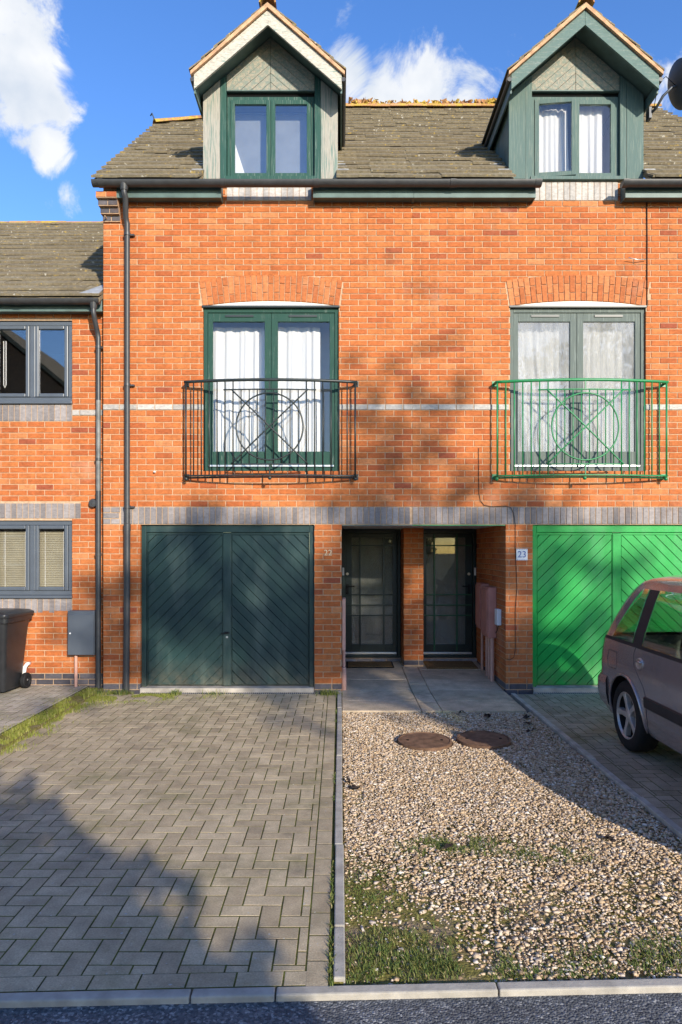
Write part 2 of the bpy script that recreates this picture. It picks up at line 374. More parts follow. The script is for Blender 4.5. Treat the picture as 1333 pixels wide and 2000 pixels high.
def asphalt():
    t = NT('asphalt'); v = t.n('ShaderNodeTexVoronoi'); v.inputs['Scale'].default_value = 95; t.l(t.pos, v.inputs['Vector'])
    sp = t.n('ShaderNodeSeparateColor'); t.l(v.outputs['Color'], sp.inputs[0])
    col = t.ramp(sp.outputs[0], [(0, (.06, .062, .066)), (.6, (.115, .118, .122)), (.85, (.17, .172, .172)), (1, (.32, .315, .30))])  # barrel and disc coloured black to give shade behind the spokes
    col = t.mix(.7, col, t.ramp(t.noise(1.6, 5, .65), [(.3, .65), (.7, 1.35)]), 'MULTIPLY')
    h = t.math('SUBTRACT', 1.0, v.outputs['Distance']); t.bump(h, .8, .008); return t.fin(col, .88, .3)
M['asphalt'] = asphalt()
def grassm(name, stops):
    t = NT(name); r = t.attr(); col = t.ramp(r, stops); m = t.fin(col, .6, .25)
    t.b.inputs['Subsurface Weight'].default_value = 0
    return m
M['grass'] = grassm('grass_blade', [(0, (.045, .085, .018)), (.45, (.10, .14, .028)), (.7, (.19, .19, .05)), (1, (.33, .27, .13))])
M['grass_y'] = grassm('grass_blade_yellow', [(0, (.10, .13, .02)), (.5, (.19, .21, .03)), (.85, (.28, .26, .07)), (1, (.34, .28, .14))])
M['leaf'] = grassm('leaf', [(0, (.03, .06, .015)), (1, (.08, .11, .03))])
M['moss'] = simple('moss', (.10, .11, .025), .98, .05, .4, 30, bump=1, bs=120)
M['bark'] = simple('bark', (.10, .075, .05), .95, .1, .35, 12, bump=.8)
M['ground'] = simple('rough_ground', (.09, .10, .045), .98, .1, .3, .5)
M['farbrick'] = simple('opposite_brick', (.20, .115, .07), .9, .1, .2, 8)
def carpaint():
    t = NT('mauve_grey_metallic'); n = t.noise(900, 1)
    col = t.mix(t.ramp(n, [(.4, 0.0), (.6, 1.0)]), (.32, .265, .26), (.44, .375, .37)); col = t.mix(.25, col, t.ramp(t.noise(3, 5, .7), [(.3, .6), (.7, 1.2)]), 'MULTIPLY')
    m = t.fin(col, .22, .5, .5); t.b.inputs['Coat Weight'].default_value = 1.0; t.b.inputs['Coat Roughness'].default_value = .06; return m
M['paint'] = carpaint()
M['tail'] = simple('tail_light', (.35, .02, .02), .2, .6, .1)
# ------------------------------------------------------------------ brickwork
def subtract(iv, holes):
    out = [iv]
    for a, b in holes:
        nx = []
        for x0, x1 in out:
            if b <= x0 or a >= x1: nx.append((x0, x1)); continue
            if a > x0: nx.append((x0, a))
            if b < x1: nx.append((b, x1))
        out = nx
    return out
J = .010
def brick_shape(mb, u0, u1, v0, v1, dep, r, mp, jit=0.0, ch=.0035, m=0):
    mb.prism([(u0, v0), (u1, v0), (u1, v1), (u0, v1)], jit, dep, r, m, mp, ch, ch)
def lay_courses(rows, u0, u1, holes_at, phase=0.0, pitch=.2256, bond0=0):
    """rows: list of (z0,z1). returns list of (u0,u1,z0,z1,whole)"""
    out = []
    for k, (z0, z1) in enumerate(rows):
        off = phase + ((k + bond0) % 2) * pitch / 2
        i0 = math.floor((u0 - off) / pitch) - 1; i1 = math.ceil((u1 - off) / pitch) + 1
        hl = holes_at((z0 + z1) / 2)
        for i in range(i0, i1):
            a = off + i * pitch; b = a + pitch
            for (x0, x1) in subtract((max(a, u0), min(b, u1)), hl):
                l = x0 + (J / 2 if abs(x0 - a) < 1e-6 else 0); r_ = x1 - (J / 2 if abs(x1 - b) < 1e-6 else 0)
                if r_ - l > .022: out.append((l, r_, z0 + J / 2, z1 - J / 2, abs(x1 - x0 - pitch) < 1e-6))
    return out
FRONT = lambda y: (lambda u, w, v: (u, y + w, v))
VAR = {}
def brick_variant(w, h, dep, mat, k):
    key = (round(w, 4), round(h, 4), round(dep, 3), mat, k)
    if key not in VAR:
        mb = MB(); rr = (k + .5) / 12.0
        brick_shape(mb, -w / 2, w / 2, -h / 2, h / 2, dep, rr, lambda u, ww, v: (u, ww, v))
        VAR[key] = mb.mesh('brick', M[mat])
    return VAR[key]
def rbrick():
    r = random.gauss(.53, .19); return min(.99, max(.0, r))
def emit_bricks(blist, parent, mat, yface, dep=.10, cap=300, prefer=None, name='brick'):
    """front-facing bricks: the cap largest in view as single objects, the rest as one stuff mesh"""
    whole = [b for b in blist if b[4] and -5 < b[0] < 4.36]
    prefer = prefer or (lambda b: (b[0] + b[1]) ** 2 / 4 + ((b[2] + b[3]) / 2 - H) ** 2)
    whole.sort(key=prefer); sel = set(whole[:cap])
    rest = MB(); nr = 0
    for b in blist:
        jit = random.uniform(-.0018, .0018); w = b[1] - b[0]; h = b[3] - b[2]
        if b in sel:
            me = brick_variant(w, h, dep, mat, int(rbrick() * 12))
            o = link(name, me, parent, ((b[0] + b[1]) / 2, yface + jit, (b[2] + b[3]) / 2))
            o.rotation_euler = (0, random.uniform(-.004, .004), 0)
        else:
            brick_shape(rest, b[0], b[1], b[2], b[3], dep, rbrick(), FRONT(yface), jit); nr += 1
    if nr: rest.build(name, M[mat], parent, kind='stuff')
def each_brick(lst, parent, mat, yface, dep=.10, name='brick'):
    for (u0, u1, v0, v1) in lst:
        me = brick_variant(u1 - u0, v1 - v0, dep, mat, int(random.random() * 12))
        link(name, me, parent, ((u0 + u1) / 2, yface + random.uniform(-.0015, .0015), (v0 + v1) / 2))
def slab_with_holes(x0, x1, z0, z1, holes, y0, y1):
    mb = MB(); zs = sorted({z0, z1, *[max(z0, min(z1, h[k])) for h in holes for k in (2, 3)]})
    for a, b in zip(zs, zs[1:]):
        if b - a < 1e-6: continue
        mid = (a + b) / 2
        for (p, q) in subtract((x0, x1), [(h[0], h[1]) for h in holes if h[2] < mid < h[3]]):
            if q - p > 1e-5: mb.box(p, q, y0, y1, a, b)
    return mb
def rows(z0, z1, n): 
    d = (z1 - z0) / n
    return [(z0 + i * d, z0 + (i + 1) * d) for i in range(n)]
zS0, zS1 = PZ(1024), PZ(990)          # soldier lintel
zB0, zB1 = PZ(801), PZ(789.5)         # grey string course
zF0, zF1 = PZ(392), PZ(358)           # frieze
pl0 = zS0 - 28 * .0752
RA = rows(pl0, zS0, 28); RB = rows(zS1, zB0, 16); RC = rows(zB1, zF0, 35); RD = rows(zF0, zF1, 3)
XL, XM, XR = PX(202), PX(806), 5.9
XC = {22: -.885, 23: 3.02}
WX = {22: (PX(397), PX(662)), 23: (PX(997), PX(1262))}
GX = {22: (PX(274.5), PX(614)), 23: (PX(1041), PX(1041) + PX(614) - PX(274.5))}
POR = (PX(668), PX(988))
wz0, wz1 = PZ(922), PZ(598)
arcR = 889 / (F / D); arcR2 = arcR + .335; arcC = PZ(588) - arcR; half = math.asin(133 / 889)
def arch_holes(z, xc):
    hl = []
    r1 = arcR2 + .006
    if arcC + arcR * math.cos(half) < z < arcC + r1:
        w = (z - arcC) * math.tan(half + .002)
        if z - arcC > r1 * math.cos(half + .002): w = math.sqrt(max(0, r1 * r1 - (z - arcC) ** 2))
        hl.append((xc - w, xc + w))
    return hl
def wall_holes(n, z):
    hl = []
    if wz0 < z < wz1: hl.append(WX[n])
    hl += arch_holes(z + .03, (WX[n][0] + WX[n][1]) / 2)
    if z < zS0:
        hl.append(GX[n]); hl.append(POR)
    if z > zF0: hl.append((XC[n] - .555, XC[n] + .525))
    return hl
houses = {}
houses[22] = thing('terraced_house', 'brick terraced house number 22 with dark green garage and weathered white dormer', 'house', (XC[22], 1, 0), 'terraced brick houses')
houses[23] = thing('terraced_house', 'brick terraced house number 23 with bright green garage and green balcony', 'house', (XC[23], 1, 0), 'terraced brick houses')
houses[21] = thing('terraced_house', 'lower brick terraced house with anthracite windows behind the wheelie bin', 'house', (-4.9, 1, 0), 'terraced brick houses')
def front_wall(n, x0, x1):
    hs = houses[n]
    hol = [(WX[n][0] - .003, WX[n][1] + .003, wz0 - .003, wz1), (GX[n][0] - .004, GX[n][1] + .004, -1, zS0 - .004), (POR[0] - .004, POR[1] + .004, -1, zS0 - .004)]
    w = slab_with_holes(x0, x1, -.1, zF1 + .05, hol, .007, .105).build('wall', M['mortar'], hs)
    ph = PX(718.1)
    bl = []
    bl += lay_courses(RA[1:], x0, x1, lambda z: wall_holes(n, z), ph)
    bl += lay_courses(RB, x0, x1, lambda z: wall_holes(n, z), ph)
    bl += lay_courses(RC, x0, x1, lambda z: wall_holes(n, z), ph)
    bl += lay_courses(RD, x0, x1, lambda z: wall_holes(n, z), ph, bond0=1)
    emit_bricks(bl, w, 'brick', 0.0)
    pl = lay_courses(RA[:1] + [(pl0 - .0752, pl0)], x0, x1, lambda z: [GX[n], POR], ph)
    p = MB()
    p.box(x0, x1, .012, .02, pl0 - .07, pl0 - .069); plo = p.build('plinth', M['mortar'], hs)
    each_brick([b[:4] for b in pl], plo, 'bluedark', -.001)
    # soldier lintel
    so_ = MB(); so_.box(x0, x1, .009, .012, zS0 + .003, zS1 - .003); so_ = so_.build('soldier_lintel', M['mortar'], hs)
    pit = .0752; lst = []; i = 0; xs = x0
    if n == 22:
        for q in range(3):
            a0 = zS0 + q * (zS1 - zS0) / 3 + J / 2; a1 = zS0 + (q + 1) * (zS1 - zS0) / 3 - J / 2
            cut = .09 if q % 2 == 0 else .2
            lst.append((x0 + .001, x0 + cut, a0, a1))
            if q % 2 == 0: lst.append((x0 + cut + J, x0 + .21, a0, a1))
        xs = x0 + .225
    while xs + .06 < x1:
        lst.append((xs + .0052, min(xs + pit - .0052, x1 - .001), zS0 + .004, zS1 - .004)); xs += pit
    each_brick(lst, so_, 'blue', -.002)
    # string course
    st = MB()
    for (pa, pb) in subtract((x0, x1), [(WX[n][0] - .002, WX[n][1] + .002)]): st.box(pa, pb, .001, .007, zB0 + .002, zB1 - .002)
    st = st.build('string_course', M['mortar'], hs)
    lst = [b[:4] for b in lay_courses([(zB0, zB1)], x0, x1, lambda z: [WX[n]], ph)]
    each_brick(lst, st, 'bandgrey', -.008)
    # frieze under the dormer
    f0, f1 = XC[n] - .553, XC[n] + .523
    fz = MB(); fz.box(f0, f1, .004, .008, zF0 + .002, zF1 + .02); fz = fz.build('frieze', M['mortar'], hs)
    lst = []; k = int(round((f1 - f0) / .0755)); q = (f1 - f0) / k
    for i in range(k): lst.append((f0 + i * q + .0035, f0 + (i + 1) * q - .0035, zF0 + .004, zF1 + .02))
    each_brick(lst, fz, 'bandgrey', -.004)
    # arch
    xc = (WX[n][0] + WX[n][1]) / 2
    am = MB(); am.box(xc - .01, xc + .01, .006, .0072, wz1 + .1, wz1 + .12); ar = am.build('window_arch', M['mortar'], hs)
    nv = 25
    for i in range(nv):
        a0 = -half + 2 * half * i / nv; a1 = -half + 2 * half * (i + 1) / nv
        split = arcR + (.108 if i % 2 else .222)
        for (ra, rb) in ((arcR, split), (split, arcR2)):
            g = .0042
            P = []
            for (r_, a, sa) in ((ra + g, a0, 1), (ra + g, a1, -1), (rb - g, a1, -1), (rb - g, a0, 1)):
                aa = a + sa * g / r_; P.append((xc + r_ * math.sin(aa), arcC + r_ * math.cos(aa)))
            mb = MB(); mb.prism(P, -.004 + random.uniform(-.001, .001), .09, random.random(), 0, None, .0035, .0035)
            mb.build('arch_brick', M['archbrick'], ar)
    # white head board filling the arch
    P = [(xc - arcR * math.sin(half), wz1), (xc + arcR * math.sin(half), wz1)]
    for i in range(17):
        a = half - 2 * half * i / 16; P.append((xc + (arcR - .004) * math.sin(a), arcC + (arcR - .004) * math.cos(a)))
    mb = MB(); mb.prism(P, .003, .006); mb.build('arch_infill_board', M['white'], hs)
front_wall(22, XL, XM); front_wall(23, XM + .0005, XR)
# gable side of 22 (faces house 21) and the corbel at the eaves corner
sw = MB(); sw.box(XL, XL + .006, .106, 8.0, -.1, PZ(350)); 
sw.prism([(0.1, PZ(352)), (8, PZ(352)), (5.3, 8.84), (2.7, 8.84)], XL, XL + .2, mp=lambda u, w, v: (w, u, v))
sw.build('gable_wall', M['farbrick'], houses[22])
cb = MB(); cb.box(XL + .05, XL + .06, -.1, .0, PZ(430), PZ(428)); cb = cb.build('eaves_corbel', M['mortar'], houses[22])
for q in range(4):
    z0 = PZ(434) + q * .077; yf = -.03 - .05 * q; xl = XL - .012 * q; 
    mb = MB(); mb.box(xl + .004, XL + .222, yf + .006, .0, z0 - .004, z0 + .073); mb.build('corbel_bed', M['mortar'], houses[22])
    for k in range(2):
        wd = (XL + .225 - xl) / 2
        each_brick([(xl + k * wd + .004, xl + (k + 1) * wd - .004, z0 + .004, z0 + .069)], cb, 'bluedark' if q < 3 else 'brick', yf, .1)
# ---------------- porch: side walls, pillar, back wall, ceiling
PD = 1.92
def zg(Y): return 0.0 if Y <= 0 else .052 * Y       # porch slabs rise gently to the doors
pw = MB(); pw.box(POR[1] + .007, POR[1] + .1, .1055, PD, -.1, zS0); pw = pw.build('porch_wall', M['mortar'], houses[23])
LEFTF = lambda x: (lambda u, w, v: (x + w, u, v))
bl = lay_courses(RA[1:], .0, PD, lambda z: [(0, .1)], .02)
rest = MB()
for b in bl: rest.prism([(b[0], b[2]), (b[0], b[3]), (b[1], b[3]), (b[1], b[2])], random.uniform(-.0015, .0015), .05, rbrick(), 0, LEFTF(POR[1]), .0035, .0035)
rest.build('brick', M['brick'], pw, kind='stuff')
pl = MB()
for b in lay_courses(RA[:1] , .1, PD, lambda z: [], .08): pl.prism([(b[0], b[2]), (b[0], b[3]), (b[1], b[3]), (b[1], b[2])], 0, .05, random.random(), 0, LEFTF(POR[1]), .0035, .0035)
pl.build('plinth_brick', M['bluedark'], pw, kind='stuff')
pw2 = MB(); pw2.box(POR[0] - .1, POR[0] - .001, .1055, PD, -.1, zS0); pw2.build('porch_wall', M['farbrick'], houses[22])
p0, p1, py0 = .943, 1.239, 1.42
pil = MB(); pil.box(p0 + .007, p1 - .007, py0 + .007, PD, -.1, zS0); pil = pil.build('porch_pillar', M['mortar'], houses[22])
PR = [(z0, z1) for z0, z1 in RA]
bl = lay_courses(PR[2:], p0, p1, lambda z: [], p0 + .0001)
for b in bl:
    me = MB(); brick_shape(me, b[0], b[1], b[2], b[3], .1, rbrick(), FRONT(py0), random.uniform(-.0015, .0015)); me.build('brick', M['brick'], pil)
for b in lay_courses(PR[1:2], p0, p1, lambda z: [], p0 + .0001):
    me = MB(); brick_shape(me, b[0], b[1], b[2], b[3], .1, random.random(), FRONT(py0)); me.build('plinth_brick', M['bluedark'], pil)
rest = MB()
for b in lay_courses(PR[2:], py0 + .1, PD, lambda z: [], .05): rest.prism([(b[0], b[2]), (b[0], b[3]), (b[1], b[3]), (b[1], b[2])], 0, .05, rbrick(), 0, LEFTF(p0), .0035, .0035)
rest.build('brick', M['brick'], pil, kind='stuff')
pc = MB(); pc.box(POR[0] - .1, XM - .001, .1055, PD + .1, zS0 + .001, zS0 + .05); pc.build('porch_ceiling', M['white'], houses[22])
pc = MB(); pc.box(XM + .001, POR[1] + .1, .1055, PD + .1, zS0 + .001, zS0 + .05); pc.build('porch_ceiling', M['white'], houses[23])
for n, a, b, mt in ((22, POR[0] + .002, XM - .001, 'wood_grey_frame'), (23, XM + .001, POR[1] - .002, 'bal_green')):
    mb = MB(); mb.box(a, b, .01, .10, zS0 - .018, zS0 - .001); mb.build('porch_lintel_trim', M[mt], houses[n])
for n, a, b in ((22, POR[0] - .1, XM), (23, XM + .0005, POR[1] + .1)):
    mb = MB(); mb.box(a, b, PD + .09, PD + .2, -.1, zS0); mb.build('porch_back_wall', M['dark'], houses[n])
# ---------------- front doors
def front_door(n, x0, x1, handle_left, barmat):
    hs = houses[n]; z0 = .205; z1 = zS0 - .003; Y = PD
    st = MB(); st.box(x0 - .0, x1, Y - .12, Y + .09, -.05, z0 - .06); sto = st.build('door_step', M['mortar'], hs)
    k = 4; q = (x1 - x0) / k
    for i in range(k):
        each_brick([(x0 + i * q + .004, x0 + (i + 1) * q - .004, z0 - .135, z0 - .066)], sto, 'blue', Y - .125, .05)
    fr = MB()
    for b in ((x0, x0 + .05, z0 - .06, z1), (x1 - .05, x1, z0 - .06, z1), (x0 + .05, x1 - .05, z1 - .06, z1), (x0 + .05, x1 - .05, z0 - .06, z0 - .02)):
        fr.box(b[0], b[1], Y - .06, Y + .08, b[2], b[3])
    fr.build('door_frame', M['door_green'], hs, bevel=.004)
    d0, d1 = x0 + .053, x1 - .053; zb = z0 + .01; zt = z1 - .063
    dl = MB(); sl, sr = (.12, .085) if handle_left else (.07, .125); g0, g1, gz0, gz1 = d0 + sl - .02, d1 - sr + .02, zb + .13, zt - .07
    dl.box(d0, g0, Y, Y + .045, zb, zt); dl.box(g1, d1, Y, Y + .045, zb, zt); dl.box(g0, g1, Y, Y + .045, zb, gz0); dl.box(g0, g1, Y, Y + .045, gz1, zt)
    door = dl.build('front_door', M['door_green'], hs, bevel=.003)
    for a, b in ((g0 + .002, g1 - .002),):
        mb = MB(); mb.box(a, b, Y + .02, Y + .026, gz0 + .002, gz1 - .002); mb.build('pane', M['glass_door'], door)
    gw = g1 - g0
    for f in (.20, .78):
        mb = MB(); mb.box(g0 + gw * f - .012, g0 + gw * f + .012, Y - .018, Y - .002, zb + .03, zt - .01); mb.build('glazing_bar', M[barmat], door, bevel=.003)
    for zz in (zt - .19, zb + .90, zb + .74, zb + .58):
        mb = MB(); mb.box(d0 + .01, d1 - .01, Y - .034, Y - .0185, zz - .008, zz + .008); mb.build('glazing_bar', M[barmat], door, bevel=.002)
    mb = MB(); mb.box(x0 + .02, x1 - .06, Y - .03, Y + .0, z0 - .012, z0 + .02); mb.build('weather_bar', M['silver'], door, bevel=.003)
    hx = d0 + .03 if handle_left else d1 - .05; sgn = 1 if handle_left else -1
    mb = MB(); hz = zb + 1.0
    mb.box(hx - .02, hx + .02, Y - .012, Y - .001, hz - .11, hz + .06); mb.tube([(hx, Y - .01, hz + .03), (hx, Y - .05, hz + .03), (hx + sgn * .11, Y - .05, hz + .03)], .009, 8)
    mb.build('door_handle', M['black'] if handle_left else M['black'], door)
    mb = MB(); lx = hx; mb.lathe([(0, 0), (.022, 0), (.022, .012), (0, .014)], 14, Matrix.Translation((lx, Y - .001, zb + 1.22)) @ Matrix.Rotation(RAD(90), 4, 'X')); mb.build('door_lock', M['brass'], door)
    mb = MB(); bx = x0 + .02 if handle_left else x1 - .02
    mb.box(bx - .014, bx + .014, Y - .075, Y - .0605, zb + 1.20, zb + 1.32); mb.build('door_bell', M['whitepl'], hs, bevel=.003)
    # pale sheet in place of the hall, brightens the door panes
    h = MB(); h.box(x0 + .06, x1 - .06, Y + .082, Y + .088, z0, zt); h.build('hall_screen', M['room'], hs)
front_door(22, .035, p0 - .003, True, 'door_green')
front_door(23, p1 + .003, POR[1] - .006, False, 'door_bar')
# ---------------- garage doors
def clip(poly, a, b, c):       # keep a*x+b*z<=c
    out = []
    for i in range(len(poly)):
        p, q = poly[i], poly[(i + 1) % len(poly)]; dp = a * p[0] + b * p[1] - c; dq = a * q[0] + b * q[1] - c
        if dp <= 0: out.append(p)
        if (dp < 0 < dq) or (dq < 0 < dp):
            t = dp / (dp - dq); out.append((p[0] + (q[0] - p[0]) * t, p[1] + (q[1] - p[1]) * t))
    return out
def garage(n, mat):
    hs = houses[n]; x0, x1 = GX[n]; z0, z1 = PZ(1343), zS0 - .006; Y = .075
    fr = MB(); fr.box(x0 + .001, x0 + .062, .05, .16, z0, z1); fr.box(x1 - .062, x1 - .001, .05, .16, z0, z1); fr.box(x0 + .062, x1 - .062, .05, .16, z1 - .095, z1)
    fr.build('garage_frame', M[mat], hs, bevel=.005)
    a, b = x0 + .066, x1 - .066; mid = a + (b - a) * .5 - .012; zt = z1 - .097; zb = z0 + .012
    bk = MB(); bk.box(a, b, Y + .022, Y + .05, zb, zt); door = bk.build('garage_door', M[mat], hs)
    sp = .1405
    for (lx0, lx1, d) in ((a, mid - .05, 1), (mid + .05, b, -1)):
        x_0, x_1, zz0, zz1 = lx0 + .012, lx1 - .012, zb + .012, zt - .03
        lf = MB(); lf.box(lx0 + .002, x_0 - .002, Y - .002, Y + .0215, zb, zt); lf.box(x_1 + .002, lx1 - .002, Y - .002, Y + .0215, zb, zt); lf.box(x_0 - .002, x_1 + .002, Y - .002, Y + .0215, zz1 + .002, zt)
        lf.build('leaf_edge', M[mat], door)
        # diagonal lines z - d*x = c
        cs = [z - d * x for x in (x_0, x_1) for z in (zz0, zz1)]; k0 = math.floor(min(cs) / sp); k1 = math.ceil(max(cs) / sp)
        for k in range(k0, k1):
            g = .0055
            P = clip([(x_0, zz0), (x_1, zz0), (x_1, zz1), (x_0, zz1)], -d, 1, (k + 1) * sp - g); 
            if len(P) >= 3: P = clip(P, d, -1, -(k * sp + g))
            if len(P) < 3: continue
            mb = MB(); mb.prism(P, Y + random.uniform(-.001, .001), Y + .0215, .5, 0, None, .0045, .007); mb.build('plank', M[mat], door)
    mb = MB(); mb.box(mid - .05, mid + .05, Y - .012, Y + .0215, zb, zt - .01); mb.build('centre_strip', M[mat], door, bevel=.004)
    hz = PZ(1237); mb = MB(); mb.box(mid - .03, mid + .03, Y - .022, Y - .0125, hz - .012, hz + .014); mb.tube([(mid + .0, Y - .02, hz), (mid, Y - .05, hz), (mid - .07, Y - .05, hz - .004)], .008, 8)
    mb.build('door_handle', M['black'], door)
    mb = MB(); mb.lathe([(0, 0), (.014, 0), (.014, .006), (0, .006)], 12, Matrix.Translation((mid, Y - .0125, hz - .055)) @ Matrix.Rotation(RAD(90), 4, 'X')); mb.build('keyhole', M['silver'], door)
    mb = MB(); mb.box(x0 + .004, x1 - .004, -.035, .16, -.03, z0 - .001); mb.build('threshold', M['gstone'], hs)
garage(22, 'gar_dark'); garage(23, 'gar_green')
# ---------------- rooms, curtains
def room(n, x0, x1, z0, z1, y0, dep, mat='room'):
    mb = MB(); t = .01
    mb.box(x0, x1, y0 + dep, y0 + dep + t, z0, z1); mb.box(x0 - t, x0, y0, y0 + dep, z0, z1); mb.box(x1, x1 + t, y0, y0 + dep, z0, z1)
    mb.box(x0, x1, y0, y0 + dep, z0 - t, z0); mb.box(x0, x1, y0, y0 + dep, z1, z1 + t)
    mb.build('room_lining', M[mat], houses[n])
def curtain(x0, x1, z0, z1, Y, label, amp=.021, wl_=.15, x1b=None, x0b=None, seed=0):
    rnd = random.Random(seed); nx = int((x1 - x0) / .008); nz = 14; mb = MB(); V = []; ph = rnd.random() * 6
    x1b = x1 if x1b is None else x1b; x0b = x0 if x0b is None else x0b
    for j in range(nz + 1):
        t = j / nz; a, b = x0 + (x0b - x0) * t ** 1.6, x1 + (x1b - x1) * t ** 1.6; z = z1 + (z0 - z1) * t
        for i in range(nx + 1):
            s = i / nx; x = a + (b - a) * s
            y = Y + amp * (math.sin(s * (x1 - x0) / wl_ * 6.28 + ph + 1.6 * math.sin(s * 5.3 + ph) + .8 * math.sin(s * 13 + ph * 2)) + .35 * math.sin(s * (x1 - x0) / wl_ * 2.3 * 6.28 + t * 1.5)) * (.55 + .45 * t)
            V.append((x, y, z))
    Fs = [(j * (nx + 1) + i, j * (nx + 1) + i + 1, (j + 1) * (nx + 1) + i + 1, (j + 1) * (nx + 1) + i) for j in range(nz) for i in range(nx)]
    mb.add(V, Fs); o = mb.build('curtain', M['curtain'], smooth=True)
    md = o.modifiers.new('solid', 'SOLIDIFY'); md.thickness = .003
    tag(o, label, 'curtain'); return o
# ---------------- french windows
def french(n, mat, glassm):
    hs = houses[n]; x0, x1 = WX[n]; z0, z1 = wz0, wz1 - .005; Y = .035
    fr = MB(); fr.box(x0 + .002, x0 + .05, Y, Y + .07, z0, z1); fr.box(x1 - .05, x1 - .002, Y, Y + .07, z0, z1); fr.box(x0 + .05, x1 - .05, Y, Y + .07, z1 - .065, z1); fr.box(x0 + .05, x1 - .05, Y, Y + .07, z0, z0 + .065)
    w = fr.build('french_window', M[mat], hs, bevel=.004)
    hb = MB(); hb.box(x0 - .012, x1 + .012, -.012, Y - .001, z1 - .012, z1 + .012); hb.build('head_drip', M['bal_black'], w)
    a, b = x0 + .053, x1 - .053; m = (a + b) / 2; yl = Y + .015
    for (l0, l1, k) in ((a, m - .002, 0), (m + .002, b, 1)):
        lf = MB(); s0 = .062; g0, g1, gz0, gz1 = l0 + s0, l1 - (.082 if k == 0 else s0), z0 + .27, z1 - .175
        if k == 1: g0 = l0 + .082
        lf.box(l0, g0, yl, yl + .045, z0 + .068, z1 - .068); lf.box(g1, l1, yl, yl + .045, z0 + .068, z1 - .068)
        lf.box(g0, g1, yl, yl + .045, gz1, z1 - .068); lf.box(g0, g1, yl + .006, yl + .045, z0 + .068, gz0)
        sa = lf.build('sash', M[mat], w, bevel=.003)
        mb = MB(); mb.box(g0 + .001, g1 - .001, yl + .02, yl + .026, gz0 + .001, gz1 - .001); mb.build('pane', M[glassm], w)
        mb = MB(); c = (l0 + l1) / 2; mb.box(c - .18, c + .18, yl - .012, yl - .0005, z1 - .118, z1 - .092); mb.build('trickle_vent', M['bal_black'], w)
        mb = MB(); mb.box(l0 + .01, l1 - .01, yl - .03, yl - .0005, z0 + .07, z0 + .095); mb.build('weather_bar', M['silver'], w, bevel=.003)
    room(n, x0, x1, z0, z1, Y + .075, .45)  # pale back wall brought forward to catch light behind the panes
    return a, b, m, z0, z1
a, b, m, z0, z1 = french(22, 'wood_dgreen', 'glass_mid')
curtain(a + .03, m - .03, z0 + .12, z1 - .19, .24, 'white curtain at the glazed doors above dark green garage', x1b=m - .06, seed=3)
curtain(m + .03, b - .19, z0 + .12, z1 - .19, .24, 'narrower white curtain beside bare strip of glass, above number 22', seed=4)
a, b, m, z0, z1 = french(23, 'wood_grey_frame', 'glass_dirty')
curtain(a + .03, m - .14, z0 + .12, z1 - .22, .24, 'white curtain pulled aside at its foot behind misted glass', x0b=a + .27, x1b=m - .1, seed=5)
curtain(m + .03, b - .02, z0 + .12, z1 - .14, .24, 'full white curtain behind misted glass above bright green garage', seed=6)
